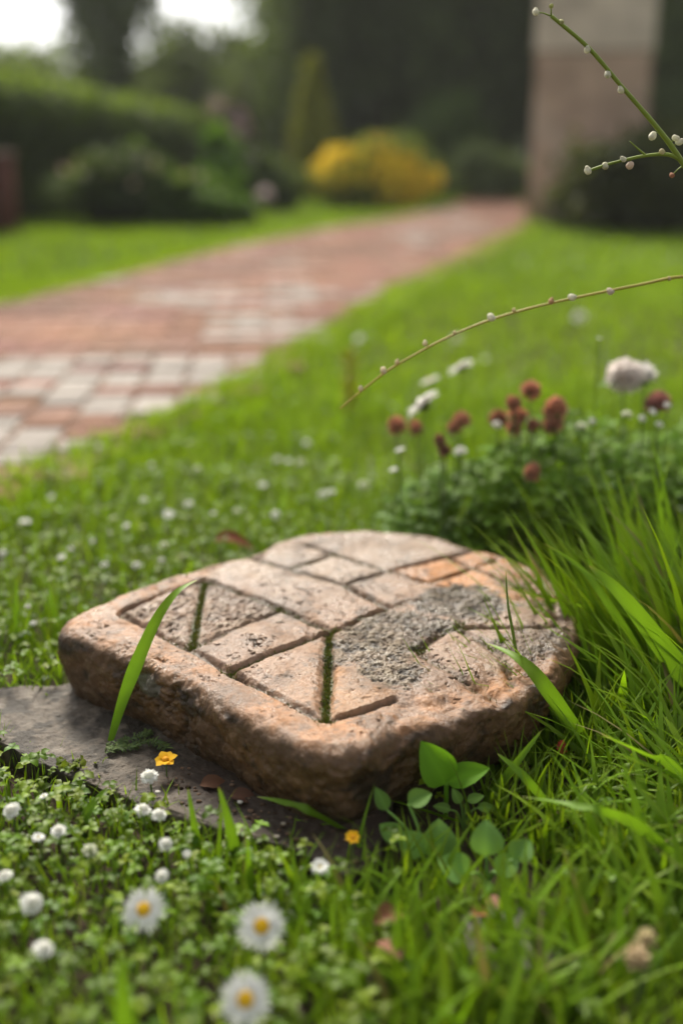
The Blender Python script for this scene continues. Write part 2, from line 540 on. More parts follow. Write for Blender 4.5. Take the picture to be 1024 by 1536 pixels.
# ------------------------------------------------------------------ stones
def stone_mesh(poly, H, e, z0, NT, NA, topfn, sidefn, colfn, under=0.0, chipfn=None):
    """a slab from its plan outline: displaced top, rolled edge, rough side, underside"""
    c = poly.mean(0)
    dense = np.concatenate([poly[k] + (poly[(k + 1) % len(poly)] - poly[k]) * np.linspace(0, 1, 12, endpoint=False)[:, None] for k in range(len(poly))])
    a = np.arctan2(dense[:, 1] - c[1], dense[:, 0] - c[0]); rr = np.hypot(dense[:, 0] - c[0], dense[:, 1] - c[1])
    o = np.argsort(a); a, rr = a[o], rr[o]
    th = np.linspace(-pi, pi, NA, endpoint=False)
    R = np.interp(th, a, rr, period=2 * pi)
    dr = np.stack([np.cos(th), np.sin(th)], -1)
    rings, zs, nr, nz, kind = [], [], [], [], []
    for t in np.linspace(0.004, 1, NT) ** .9:
        rings.append(t * (R - e)); zs.append(H); nr.append(0.); nz.append(1.); kind.append((0, t))
    for f in np.linspace(0, pi / 2, 14)[1:]:
        rings.append(R - e + e * sin(f)); zs.append(H - e + e * cos(f)); nr.append(sin(f)); nz.append(cos(f)); kind.append((1, f / (pi / 2)))
    ns = max(6, int((H - e - z0) / .0011))
    for s in np.linspace(0, 1, ns + 1)[1:]:
        rings.append(R - under * s ** 1.6); zs.append((H - e) * (1 - s) + z0 * s); nr.append(1.); nz.append(0.); kind.append((2, s))
    last = rings[-1]
    for k in (.8, .4, .02):
        rings.append(last * k); zs.append(z0 + .001); nr.append(0.); nz.append(-.01); kind.append((3, k))
    rings = np.array(rings); K = len(rings)
    V = np.empty((K, NA, 3)); V[..., :2] = c + rings[..., None] * dr[None]; V[..., 2] = np.array(zs)[:, None]
    Nn = np.empty((K, NA, 3)); Nn[..., :2] = np.array(nr)[:, None, None] * dr[None]; Nn[..., 2] = np.array(nz)[:, None]
    V = V.reshape(-1, 3); Nn = Nn.reshape(-1, 3)
    kd = np.repeat(np.array([k[0] for k in kind]), NA); kt = np.repeat(np.array([k[1] for k in kind]), NA)
    wt = np.where(kd == 0, 1, np.where(kd == 1, 1 - sstep(.1, 1, kt), 0)); ws = np.where(kd == 0, 0, np.where(kd == 1, sstep(0, .9, kt), np.where(kd == 2, 1, 0)))
    # side weight also creeps in near the rim of the top, so the edge is worn and uneven
    rim = np.where(kd == 0, sstep(.93, 1, kt), 0)
    dt = topfn(V); ds = sidefn(V)
    col = colfn(V, wt, ws, dt, ds, kd, kt)
    edge = np.where(kd == 0, sstep(.86, 1, kt), np.where(kd == 1, 1, 0))
    ce = chipfn(V) if chipfn else 0
    V = V - unit(Nn + G([0, 0, .7])) * (ce * edge)[:, None]
    V = V + G([0, 0, 1]) * (dt * wt)[:, None] + Nn * (ds * np.maximum(ws, 0))[:, None] + G([0, 0, 1]) * (ds * rim * .5)[:, None]
    ii = np.arange(K - 1)[:, None] * NA; jj = np.arange(NA)[None]
    q = np.stack([ii + jj, ii + NA + jj, ii + NA + (jj + 1) % NA, ii + (jj + 1) % NA], -1).reshape(-1, 4)
    cap = np.arange(NA)[None, ::1]
    ctr = len(V)
    V = np.concatenate([V, [[c[0], c[1], V[:NA, 2].mean()]]]); col = np.concatenate([col, col[:1]])
    k = np.arange(NA)
    t0 = np.stack([np.full(NA, ctr), k, (k + 1) % NA], -1)
    return geo(V, [q, t0], col)


def pl(pts, z=SLAB_H):
    return [P(x, y, z)[:2] for x, y in pts]


grooves = [  # pixel polylines on the slab's top face, depth, half width, moss
    ([(310, 868), (290, 872), (230, 892), (186, 911), (181, 916), (190, 922), (281, 967), (343, 1002), (410, 1038), (473, 1071), (492, 1079), (540, 1064), (590, 1044)], 1.0, .0024, 0),
    ([(308, 870), (300, 905), (290, 962)], .8, .0035, 1.0),
    ([(285, 968), (350, 942), (420, 913)], .9, .0022, 0),
    ([(310, 868), (345, 879), (420, 910), (500, 942)], 1.0, .0028, .15),
    ([(343, 1002), (420, 972), (500, 942)], .95, .0026, .3),
    ([(494, 946), (491, 1010), (488, 1077)], .9, .0036, 1.0),
    ([(372, 832), (430, 850), (516, 876), (584, 909)], 1.0, .0028, .1),
    ([(500, 942), (540, 926), (584, 909)], .9, .0024, .2),
    ([(435, 851), (470, 840), (503, 829)], .8, .0024, .3),
    ([(455, 812), (503, 829), (575, 852), (588, 856)], .8, .0024, .1),
    ([(514, 876), (588, 851), (668, 833), (712, 822)], .9, .0026, 0),
    ([(588, 855), (643, 872), (690, 886)], .9, .0022, 0),
    ([(643, 872), (709, 850), (745, 838)], .8, .0022, 0),
    ([(668, 833), (714, 853), (766, 873), (845, 893)], .8, .0024, .3),
    ([(584, 909), (640, 893), (690, 886)], .6, .0022, .05),
    ([(622, 975), (640, 962), (668, 944), (722, 937), (780, 940), (860, 940)], .75, .0026, .08),
    ([(624, 973), (652, 993), (700, 1015), (752, 1040)], .7, .003, .05),
    ([(690, 942), (668, 944)], .5, .003, .3),
    ([(766, 1016), (760, 990), (722, 960), (690, 944)], .6, .0028, .08),
]
GR = [(pl(p), d, w, max(m, .05)) for p, d, w, m in grooves]
lich = [[(498, 990), (498, 960), (545, 926), (582, 911), (626, 920), (687, 933), (696, 942), (665, 946), (626, 972), (617, 985), (643, 1007), (634, 1020), (604, 1029), (545, 1016), (538, 998), (503, 994)],
        [(615, 895), (639, 884), (678, 876), (727, 880), (753, 902), (753, 915), (722, 928), (687, 933), (626, 916)],
        [(722, 962), (790, 940), (858, 942), (865, 965), (845, 980), (800, 984), (740, 975)]]
LI = [np.array(pl(x)) for x in lich]
orange_poly = np.array(pl([(586, 850), (668, 832), (712, 823), (790, 846), (850, 890), (760, 900), (700, 885), (640, 873)]))
tri_orange = np.array(pl([(498, 998), (540, 1000), (560, 1030), (600, 1035), (492, 1076)]))
rough_pan = np.array(pl([(186, 915), (308, 870), (418, 912), (285, 965)]))
pale_far = np.array(pl([(290, 855), (440, 806), (600, 797), (700, 822), (590, 852), (560, 880), (440, 880), (320, 866)]))
inner = np.array(pl([(308, 866), (181, 914), (285, 968), (343, 1003), (490, 1080), (600, 1042), (700, 1015), (860, 960), (850, 890), (700, 815), (540, 796), (430, 807)]))
cache = {}


def wob(p):
    return p + np.stack([fbm(p, 30, 3), fbm(p + 9.1, 30, 3)], -1) * .0022


def slab_top(V):
    p = wob(V[:, :2])
    dv = np.clip(.85 + .7 * fbm(p + 15, 28, 3), .35, 1.3)
    h = np.zeros(len(p)); moss = np.zeros(len(p)); gro = np.zeros(len(p))
    wvar = 1 + .35 * fbm(p + 2.2, 22, 3) + .45 * fbm(p + 6.1, 120, 4)
    for pts, d, w, m in GR:
        dist = np.full(len(p), 1e9)
        for a, b in zip(pts[:-1], pts[1:]):
            dist = np.minimum(dist, segdist(p, a, b))
        g = (1 - sstep(w * .35, w * 2.3, dist / wvar)) * d
        h = np.minimum(h, -.0050 * g * dv - .0016 * d * (1 - sstep(0, .02, dist)))
        gro = np.maximum(gro, g); moss = np.maximum(moss, m * (1 - sstep(w * .5, w * 1.35, dist / wvar)))
    nf = fbm(p, 160, 5, .6)
    nl = fbm(p, 26, 4)
    pits = sstep(.18, .5, fbm(p + 3.3, 260, 3)) * sstep(-.15, .45, fbm(p + 7, 36, 3))
    chip = sstep(.15, .6, fbm(p + 12.5, 75, 4, .6))
    h = h + .0020 * nl + .0008 * nf - .0018 * pits - .0014 * chip
    cache['chip'] = chip
    rp = sstep(.004, -.004, sdpoly(rough_pan, p)) * (1 - gro)
    rn = fbm(np.stack([p[:, 0] * .6 + p[:, 1] * .8, (p[:, 1] * .6 - p[:, 0] * .8) * 1.7], -1), 120, 5, .62)
    h = h + rp * (.0042 * rn - .0010)
    lc = np.zeros(len(p))
    for k, L in enumerate(LI):
        sd = sdpoly(L, p) + .016 * fbm(p + k, 55, 5, .68)
        lc = np.maximum(lc, sstep(.006, -.007, sd + .010 * fbm(p + 31 + k, 240, 3)) * (1 if k < 2 else .75))
    lc = np.maximum(lc, .8 * sstep(.46, .62, fbm(p + 51, 55, 5, .6)))       # scattered small spots of lichen
    ln = fbm(p + 4, 190, 5, .7)
    h = h * (1 - .75 * lc) + lc * (.0002 + .0036 * ln + .0012 * fbm(p + 4, 60, 3))
    # the broken south-east shoulder
    q = sstep(.02, -.02, sdpoly(np.array(pl([(600, 1050), (700, 1005), (860, 960), (900, 1010), (760, 1100), (620, 1140)])), p))
    h = h + q * (-.004 + .006 * fbm(p, 45, 4))
    cache.update(p=p, gro=gro, moss=moss, pits=pits, lc=lc, ln=ln, rp=rp, rn=rn)
    return h


def slab_side(V):
    r1 = fbm(V, 26, 4); r2 = fbm(V + 3, 95, 5, .6)
    rg = 1 - np.abs(fbm(V + G([1.7, 0, 0]), 42, 3)) * 2
    cr = np.abs(fbm(V * G([1, 1, 1.6]) + .03 * r1[:, None], 34, 3))
    return .0070 * r1 + .0034 * r2 + .0011 * fbm(V, 260, 4, .65) - .0045 * sstep(.09, 0, cr) * sstep(-.1, .4, fbm(V + 8, 15, 2))


def mixc(c, t, k):
    return c * (1 - k[:, None]) + np.asarray(t)[None] * k[:, None]


def slab_col(V, wt, ws, dt, ds, kd, kt):
    p = cache['p']
    n1 = fbm(V, 14, 4); n2 = fbm(V + 5, 60, 5, .6); n3 = fbm(V + 8, 300, 4, .7)
    c = np.tile(G([.40, .27, .205]), (len(V), 1))
    c = mixc(c, [.46, .275, .165], sstep(-.1, .5, n1) * .75)
    fr = sstep(-.004, .006, sdpoly(inner, p))
    c = mixc(c, [.54, .27, .115], fr * sstep(-.45, .3, n2 + .4 * n1) * .85)
    cache['fr'] = fr
    pf = sstep(.015, -.02, sdpoly(pale_far, p)) * (1 - .5 * ws)
    c = mixc(c, [.46, .37, .32], pf * .8)
    op = sstep(.006, -.006, sdpoly(orange_poly, p))
    c = mixc(c, [.66, .29, .075], op * sstep(-.7, .1, n1 + .6 * n2) * .95)
    to = sstep(.003, -.003, sdpoly(tri_orange, p))
    c = mixc(c, [.55, .31, .15], to * .7)
    c = mixc(c, [.55, .47, .41], cache['rp'] * sstep(-.2, .5, cache['rn']) * .8)
    c = mixc(c, [.12, .095, .07], cache['rp'] * sstep(.0, -.5, cache['rn']) * .8)
    c *= (1 + .28 * n2 + .32 * n3)[:, None]
    c *= (1 + .22 * fbm(V + 33, 9, 2))[:, None]
    n4 = fbm(V + 21, 105, 5, .65)
    c = mixc(c, [.095, .07, .05], sstep(.08, .42, n4) * (.35 + .5 * sstep(-.3, .3, n1)) * .75)
    c = mixc(c, [.52, .42, .34], sstep(.12, .5, -n4) * .45)
    c = mixc(c, [.10, .075, .055], sstep(.22, .5, n3) * sstep(-.2, .4, n1) * .55 * wt)
    c = mixc(c, [.15, .10, .07], sstep(.0, .42, fbm(V + 2, 30, 5, .6)) * .62)
    c = mixc(c, [.13, .095, .065], sstep(.25, .65, n2 + .25 * n1) * .45 * wt)
    c = mixc(c, [.085, .065, .045], cache['pits'] * .85 * wt)
    ln = cache['ln']
    lcol = mixc(np.tile(G([.27, .235, .18]), (len(V), 1)), [.04, .032, .024], sstep(.10, -.25, ln + .3 * n3))
    lcol = mixc(lcol, [.50, .46, .38], sstep(.18, .5, ln) * .8)
    lcol[cache['p'][:, 0] > P(600, 900, SLAB_H)[0]] *= .58
    lk = (cache['lc'] * (.74 + .26 * sstep(-.3, .3, fbm(V + 71, 70, 4, .6))))[:, None] * .95
    c = c * (1 - lk) + lcol * lk
    c = mixc(c, [.075, .055, .035], np.clip(cache['gro'] * 1.0 - .25, 0, 1) * .85 * wt)
    c = mixc(c, [.075, .105, .018], cache['moss'] * wt * sstep(-.7, .1, n2))
    sc = np.tile(G([.31, .18, .10]), (len(V), 1))
    n5 = fbm(V * G([1, 1, 1.5]) + 41, 45, 5, .62)
    sc = mixc(sc, [.50, .29, .14], sstep(.0, .5, n1 + .3 * n2) * .7)
    sc = mixc(sc, [.10, .065, .042], sstep(.05, .6, n2 - .3 * n1) * .75)
    sc = mixc(sc, [.07, .05, .035], sstep(-.001, -.008, ds) * .6)
    sc = mixc(sc, [.055, .036, .024], sstep(.02, .36, n5) * .85)
    sc = mixc(sc, [.44, .30, .19], sstep(.12, .5, -n5) * .6)
    lowz = sstep(.045, .005, V[:, 2] + .012 * n1)
    sc = mixc(sc, [.075, .06, .035], lowz * .6)
    sc *= (1 + .4 * n3 + .3 * n2)[:, None]
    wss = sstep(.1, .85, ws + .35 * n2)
    c = c * (1 - wss[:, None]) + sc * .62 * wss[:, None]  # side colour scaled down to paint in the shade on these faces
    gp = G(P(212, 1036, .055))                                     # grey flint in the left face
    dg = np.linalg.norm((V - gp) * G([1, .6, 1.0]), axis=1) + .003 * n2
    c = mixc(c, [.26, .255, .25], sstep(.014, .011, dg) * ws)
    return np.clip(c * G([[.625, .56, .465]]), .008, .6)


slab = tag(obj('carved_slab', stone_mesh(slab_poly, SLAB_H, .016, .008, 430, 1500, slab_top, slab_side, slab_col, .009, lambda V: (.25 + .9 * sstep(.05, .14, V[:, 0] - .5 * (V[:, 1] - .75))) * .009 * sstep(.08, .5, fbm(V + 61, 20, 4, .55)) + .0011 * fbm(V + 4, 90, 4)), M_SLAB),
           'rounded square sandstone slab carved with a brick pattern, mossy joints, lying in the grass', 'stone slab')


# moss tufts growing in the joints: a part of the slab
def surf_z(p2):
    return SLAB_H + slab_top(np.c_[p2, np.full(len(p2), SLAB_H)])


mp = []
for pts, d, w, m in GR:
    for a, b in zip(pts[:-1], pts[1:]):
        ln = np.linalg.norm(b - a)
        k = int(ln * m * 11000)
        t = rng.random(k)
        mp.append(a + (b - a) * t[:, None] + rng.normal(0, w * .42, (k, 2)))
for px, py, k in ((288, 963, 160), (310, 869, 60), (500, 942, 130), (345, 1001, 110), (487, 1076, 90), (690, 938, 160), (626, 973, 120), (780, 880, 90), (420, 911, 120), (503, 829, 80)):
    mp.append(P(px, py, SLAB_H)[:2] + rng.normal(0, .0038, (k, 2)))
mp = np.concatenate(mp)
mp = mp[fbm(mp, 90, 3) > -.35]
zz = surf_z(mp)
nb = len(mp)
sh = rng.uniform(.6, 1.25, (nb, 1)) * np.where(rng.random((nb, 1)) < .25, G([[.15, .11, .045]]), G([[.085, .115, .02]]))
obj('moss', blades(np.c_[mp, zz - .0004], rng.uniform(.0012, .0032, nb), rng.uniform(.0007, .0013, nb), rng.uniform(0, 2 * pi, nb), rng.uniform(0, .6, nb), rng.uniform(0, .7, nb), sh * .7, sh * 1.3, 2), M_MOSS, slab)


def flat_top(V):
    return .0032 * fbm(V[:, :2], 30, 4) + .0022 * fbm(V[:, :2], 110, 5, .65)


def flat_side(V):
    return .004 * fbm(V, 40, 4)


def flat_col(V, wt, ws, dt, ds, kd, kt):
    n1 = fbm(V[:, :2], 11, 4); n2 = fbm(V[:, :2] + 4, 80, 5, .72); n3 = fbm(V[:, :2] + 1, 45, 4)
    c = np.tile(G([.225, .178, .135]), (len(V), 1))
    c = mixc(c, [.45, .385, .31], sstep(.0, .5, n2 + .5 * n1) * .7)
    c = mixc(c, [.075, .06, .045], sstep(-.12, .22, n3 - n2 * .9) * .9)
    # earth washed over the end that lies under the slab's near corner
    pe = sdpoly(np.array(pl([(300, 1130), (250, 1180), (330, 1230), (420, 1260), (560, 1340), (640, 1300), (600, 1100)], .012)), V[:, :2])
    c = mixc(c, [.085, .052, .035], sstep(.02, -.015, pe + .02 * n3) * .85)
    c = mixc(c, [.42, .38, .34], sstep(.42, .55, n2) * .6)
    return np.clip(c * .42, .006, .8)


tag(obj('flat_stone', stone_mesh(flat_poly, FLAT_H, .003, -.012, 170, 900, flat_top, flat_side, flat_col), M_FLAT),
    'flat grey paving stone under the left edge of the carved slab, partly earth covered', 'paving stone')


def grey_top(V):
    return .004 * fbm(V[:, :2], 26, 4) + .0015 * fbm(V[:, :2], 120, 4)


tag(obj('flat_stone', stone_mesh(grey_poly, .012, .006, -.01, 60, 300, grey_top, flat_side,
    lambda V, *a: np.clip(mixc(np.tile(G([.085, .08, .07]), (len(V), 1)), [.14, .11, .09], sstep(0, .5, fbm(V[:, :2], 40, 4))) * (1 + .3 * fbm(V[:, :2], 200, 4))[:, None], .02, .6)), M_FLAT),
    'small grey brown stone half hidden in the grass at the front', 'stone')


# ------------------------------------------------------------------ lawn
def shade(n, base, var=.25, yel=.3):
    base = G(base)
    c = base[None] * rng.uniform(1 - var, 1 + var, (n, 1))
    y = rng.random((n, 1)) ** 2 * yel
    return c * (1 - y) + y * G([[.29, .33, .015]])


def scatter(y0, y1, dens, side=1.25, extra=.25):
    area_pts = int(dens * (y1 - y0) * 2 * (.34 * y1 * side + extra))
    y = rng.uniform(y0, y1, area_pts)
    x = rng.uniform(-1, 1, area_pts) * (.34 * y1 * side + extra)
    keep = np.abs(x) < .34 * y * side + extra
    return np.stack([x[keep], y[keep]], -1)


clear = [(668, 1215, .030), (675, 1170, .02), (640, 1275, .034), (600, 1262, .022), (730, 1305, .032), (695, 1225, .018)]
CLEAR = [(P(x, y, 0)[:2], q) for x, y, q in clear]


def free(p, slab_m=.004, flat_m=-.018, path_m=0.0):
    k = ~inside(slab_poly * 1.0, p)
    if slab_m:
        k &= (sdpoly(slab_poly[::4], p) > slab_m) | (p[:, 1] > 1.6)
    kk = p[:, 1] < 1.3
    sd = np.full(len(p), 1.0)
    sd[kk] = np.minimum(sdpoly(flat_poly, p[kk]), sdpoly(grey_poly, p[kk]))
    k &= sd > flat_m + .014 * fbm(p + 3, 30, 3)
    for c_, q_ in CLEAR:
        k &= (np.hypot(p[:, 0] - c_[0], p[:, 1] - c_[1]) > q_) | (rng.random(len(p)) < .18)
    k &= sdpoly(path_poly, p) > -.045 + .05 * fbm(p, 6, 3)
    return k


soil_poly = np.array([P(x, y, 0)[:2] for x, y in [(520, 1290), (600, 1270), (720, 1330), (860, 1370), (850, 1450), (720, 1460), (560, 1420), (500, 1340)]])


def long_zone(p):                                 # 1 where the tall rough grass grows, right of the slab
    px, py, d = proj(np.c_[p, np.zeros(len(p))])
    return sstep(560, 800, px + .25 * (py - 1000)) * sstep(2.2, 1.2, p[:, 1])


def clover_zone(p):                               # front left: low creeping leaves
    px, py, d = proj(np.c_[p, np.zeros(len(p))])
    return sstep(700, 520, px) * sstep(1000, 1120, py)


# near lawn
p = np.concatenate([scatter(.30, .62, 40000), scatter(.62, .78, 30000), scatter(.78, 1.35, 22000), scatter(1.35, 2.1, 14000)])
p = p[free(p)]
lz, cz = long_zone(p), clover_zone(p)
so = inside(soil_poly, p)
tuf = fbm(p, 9, 3)
keep = rng.random(len(p)) < np.clip(1 - .30 * cz - .45 * so + .25 * tuf, .04, 1) * np.where(lz > .5, .8, 1)
p, lz, cz, tuf = p[keep], lz[keep], cz[keep], tuf[keep]
n = len(p)
hgt = (rng.uniform(.016, .036, n) + .034 * sstep(1.0, 1.4, p[:, 1]) * rng.random(n)) * (1 + .35 * tuf) * (1 - .4 * cz) + lz * rng.uniform(.0, .035, n) * sstep(.35, .7, p[:, 1])
dsl = sdpoly(slab_poly[::4], p)
hgt *= 1 + 1.1 * cz * (rng.random(len(hgt)) < .55) * sstep(.72, .6, p[:, 1])
hgt *= 1 + .7 * sstep(.12, .02, dsl) * (p[:, 0] < -.20) * (rng.random(len(hgt)) < .5)
hgt *= 1 + .25 * sstep(1.1, 1.5, p[:, 1])
hgt *= np.where((dsl < .05) & (p[:, 1] > .85) & (lz < .6), .8, 1)
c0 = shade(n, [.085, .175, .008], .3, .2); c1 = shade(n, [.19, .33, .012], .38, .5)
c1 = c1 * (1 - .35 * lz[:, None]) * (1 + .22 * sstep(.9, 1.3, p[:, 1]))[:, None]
wid = rng.uniform(.0013, .0028, n) * (1 + .35 * lz)
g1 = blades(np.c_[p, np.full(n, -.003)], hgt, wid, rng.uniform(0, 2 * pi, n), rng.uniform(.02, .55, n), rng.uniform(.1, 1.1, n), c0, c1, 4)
# mid and far lawn
p = scatter(2.1, 4.2, 4800, 1.3, .5); p = p[free(p, 0)]
n = len(p); tuf = fbm(p, 4, 3)
g2 = blades(np.c_[p, np.full(n, -.003)], rng.uniform(.022, .042, n) * (1 + .4 * tuf), rng.uniform(.003, .006, n), rng.uniform(0, 2 * pi, n), rng.uniform(.05, .6, n), rng.uniform(.1, .9, n),
            shade(n, [.09, .19, .008], .25, .2), shade(n, [.25, .40, .013], .25, .5) * (1 + .2 * tuf[:, None]), 3)
p = scatter(4.2, 13, 1300, 1.25, 1.0); p = p[free(p, 0)]
n = len(p); tuf = fbm(p, 1.5, 3)
g3 = blades(np.c_[p, np.full(n, -.003)], rng.uniform(.025, .045, n), rng.uniform(.010, .018, n), rng.uniform(0, 2 * pi, n), rng.uniform(.1, .8, n), rng.uniform(.1, .9, n),
            shade(n, [.09, .19, .008], .2, .2), shade(n, [.25, .40, .013], .25, .45) * (1 + .25 * tuf[:, None]), 2)
# longer grass leaning over the path's edge
eg = []
lo = np.array([P(x, y, 0.0)[:2] for x, y in path_lo])
for a, b in list(zip(lo[:-1], lo[1:])) + [(P(x0, y0, 0)[:2], P(x1, y1, 0)[:2]) for (x0, y0), (x1, y1) in zip(path_up[1:-1], path_up[2:])]:
    L_ = np.linalg.norm(b - a)
    k_ = int(L_ * (4200 if a[1] < 4 else 1200))
    eg.append(a + (b - a) * rng.random((k_, 1)) + rng.normal(0, .052, (k_, 2)))
p = np.concatenate(eg)
p = p[sdpoly(path_poly, p) > -.06 + .05 * fbm(p, 7, 3)]
n = len(p)
g4 = blades(np.c_[p, np.full(n, -.003)], rng.uniform(.03, .062, n), rng.uniform(.003, .0065, n), rng.uniform(0, 2 * pi, n), rng.uniform(.05, .8, n), rng.uniform(.1, 1.0, n),
            shade(n, [.09, .19, .008], .25, .2), shade(n, [.25, .40, .013], .25, .4), 3)
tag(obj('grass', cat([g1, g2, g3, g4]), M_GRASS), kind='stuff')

# creeping clover-like ground cover
p = np.concatenate([scatter(.30, .62, 11500), scatter(.62, .8, 17000), scatter(.8, 1.5, 11000), scatter(1.5, 2.6, 1300)])
p = p[free(p, .004, -.002)]
lz, cz = long_zone(p), clover_zone(p)
so = inside(soil_poly, p)
keep = rng.random(len(p)) < np.clip(.55 + .45 * cz - .45 * lz - .2 * so + .4 * fbm(p, 12, 3), .02, 1)
p, cz, lz = p[keep], cz[keep], lz[keep]
n = len(p)
zh = rng.uniform(.004, .032, n) * (1 - .15 * cz)
a0 = rng.uniform(0, 2 * pi, n)
gl = []
cb = shade(n, [.10, .19, .008], .45, .5)
cb = np.where((rng.random((n, 1)) < .2), cb * G([[.75, .85, 1.3]]), cb)
sz = rng.uniform(.0030, .0075, n) * (1 + .15 * cz) * np.where(p[:, 1] > 1.4, 1.5, 1)
for k in range(3):
    a = a0 + k * 2.094 + rng.normal(0, .2, n)
    tl = rng.uniform(-.2, .5, n)
    d = np.stack([np.cos(a), np.sin(a), tl], -1)
    nr = np.stack([rng.normal(0, .25, n), rng.normal(0, .25, n), np.ones(n)], -1)
    gl.append(leaves(np.c_[p, zh], d, nr, sz, sz * .82, cb * rng.uniform(.85, 1.15, (n, 1))))
gl.append(blades(np.c_[p, np.full(n, -.002)], zh, np.full(n, .0009), a0, np.full(n, .02), np.full(n, .02), cb * .7, cb, 2))
tag(obj('ground_cover', cat(gl), M_GRASS), kind='stuff')


# ------------------------------------------------------------------ long grass tufts
def tuft_geo(nb, h0, h1, w0, w1, az, az_s, lean0, lean1, curl0, curl1, spread, base_c=(.085, .18, .008), tip_c=(.175, .325, .011), segs=5, old=.06):
    b = rng.normal(0, spread, (nb, 2))
    n = nb
    wm = np.where(rng.random(n) < .28, rng.uniform(1.4, 2.1, n), 1.0)
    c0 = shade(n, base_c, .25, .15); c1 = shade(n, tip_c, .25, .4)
    o = rng.random(n) < old
    c1[o] = G([.28, .24, .11]); c0[o] = G([.16, .14, .05])
    return blades(np.c_[b, np.full(n, -.004)], rng.uniform(h0, h1, n), rng.uniform(w0, w1, n) * wm, rng.normal(az, az_s, n), rng.uniform(lean0, lean1, n), rng.uniform(curl0, curl1, n), c0, c1, segs)


GT = 'tufts of long grass around the slab'
tufts = [  # px, py, n, h0,h1, w0,w1, az, spread_az, lean, curl, spread, label
    (740, 800, 60, .09, .17, .0026, .0050, 2.75, .30, (.45, 1.0), (.1, .7), .034, 'tuft of long grass leaning left behind the slab, below the russet clover'),
    (850, 830, 46, .08, .15, .0026, .0050, 2.6, .5, (.3, .9), (.2, .8), .034, 'tuft of arching grass at the back right edge of the slab'),
    (908, 1018, 46, .11, .19, .0040, .0074, 2.75, .45, (.15, .65), (.2, .8), .024, 'tall bright tuft of broad grass blades against the right end of the slab'),
    (1000, 985, 60, .12, .22, .0034, .0070, 1.9, .6, (.1, .5), (.2, .9), .032, 'tallest grass tuft at the right edge of the picture, upright blades'),
    (1065, 1060, 60, .12, .20, .0036, .0078, 2.3, .5, (.15, .65), (.3, .9), .030, 'dense grass tuft cut by the right border, beside the slab'),
    (960, 900, 46, .08, .16, .0026, .0050, 2.2, .7, (.15, .7), (.2, .9), .034, 'dark tuft of grass behind the bright broad bladed tuft'),
    (850, 1100, 30, .08, .15, .0036, .0070, 2.75, .5, (.3, .9), (.2, .8), .020, 'grass tuft with blades bending over the front right corner of the slab'),
    (950, 1120, 60, .05, .10, .0022, .0046, 1.8, 1.2, (.2, .8), (.2, .8), .034, 'fine bladed grass tuft right of the slab front corner'),
    (1030, 1200, 50, .07, .13, .0034, .0066, 2.6, .8, (.5, 1.0), (.3, .8), .030, 'broad grass tuft at the right border level with the round leaves'),
    (890, 1240, 50, .05, .10, .0026, .0056, -.2, .9, (.5, 1.1), (.3, .7), .030, 'low sprawling grass tuft right of the round leaves'),
    (1000, 1340, 46, .06, .095, .0034, .0066, 1.9, 1.0, (.3, .9), (.3, .8), .026, 'blurred broad grass tuft at the right border near the bottom'),
    (880, 1440, 40, .045, .08, .0034, .0064, 1.7, 1.2, (.2, .8), (.3, .8), .024, 'blurred dark grass tuft behind the pale buds at the lower right'),
    (650, 1510, 40, .04, .07, .0034, .0060, 1.5, 1.0, (.2, .7), (.2, .8), .026, 'blurred grass tuft at the bottom edge, right of the lowest daisy'),
    (480, 1410, 30, .035, .065, .0030, .0054, 1.6, 1.0, (.2, .7), (.2, .8), .022, 'blurred grass tuft right of the middle daisy'),
    (770, 1128, 24, .05, .10, .0036, .0066, 2.4, .7, (.3, .9), (.2, .8), .016, 'short broad bladed tuft against the slab front right side, beside the tiny red flower'),
    (965, 1045, 13, .13, .20, .0062, .0085, 2.5, .35, (.2, .6), (.2, .7), .009, 'few very broad grass blades fanning left beside the right end of the slab'),
    (900, 1075, 12, .09, .16, .0058, .0085, 2.7, .5, (.25, .75), (.2, .8), .009, 'few broad grass blades bending left over the slab from its right rim'),
    (1015, 1120, 14, .10, .16, .0058, .0085, 2.4, .7, (.3, .8), (.3, .8), .010, 'broad arching grass blades at the right, in front of the tall tufts'),
    (1050, 1010, 13, .14, .21, .0060, .0085, 2.3, .4, (.15, .5), (.2, .7), .009, 'broad upright grass blades at the right border behind the fanning ones'),
    (735, 1142, 30, .06, .12, .0032, .0060, 2.6, .6, (.3, .9), (.2, .8), .014, 'leafy tuft leaning onto the slab front right edge behind the seedling'),
    (818, 1108, 34, .07, .14, .0034, .0064, 2.7, .6, (.25, .85), (.2, .8), .016, 'long bladed tuft spilling over the middle of the slab right edge'),
    (690, 785, 40, .07, .13, .0026, .0046, 2.5, .5, (.3, .9), (.2, .8), .030, 'tuft of grass leaning left behind the slab, nearest the sideways daisies'),
    (880, 760, 40, .09, .16, .0028, .0050, 2.1, .8, (.2, .7), (.2, .8), .034, 'loose grass tuft in front of the dark clover leaves'),
    (880, 1050, 36, .05, .11, .0030, .0060, 2.4, .7, (.2, .8), (.2, .8), .020, 'grass tuft pressed against the right rim of the slab'),
    (620, 1340, 26, .03, .055, .0026, .0050, 1.6, 1.2, (.3, .9), (.2, .8), .022, 'low grass tuft between the bare earth and the small grey stone'),
    (780, 1490, 40, .04, .07, .0030, .0056, 1.5, 1.2, (.3, .9), (.2, .8), .026, 'blurred grass tuft in front of the small grey stone'),
    (40, 960, 34, .03, .07, .0018, .0036, 1.5, 1.1, (.1, .5), (.2, .7), .024, 'small grass tuft at the left border beside the slab'),
    (330, 1340, 18, .03, .055, .0024, .0044, 1.7, .9, (.1, .5), (.2, .7), .018, 'blurred grass tuft in front of the earth covered flat stone'),
]
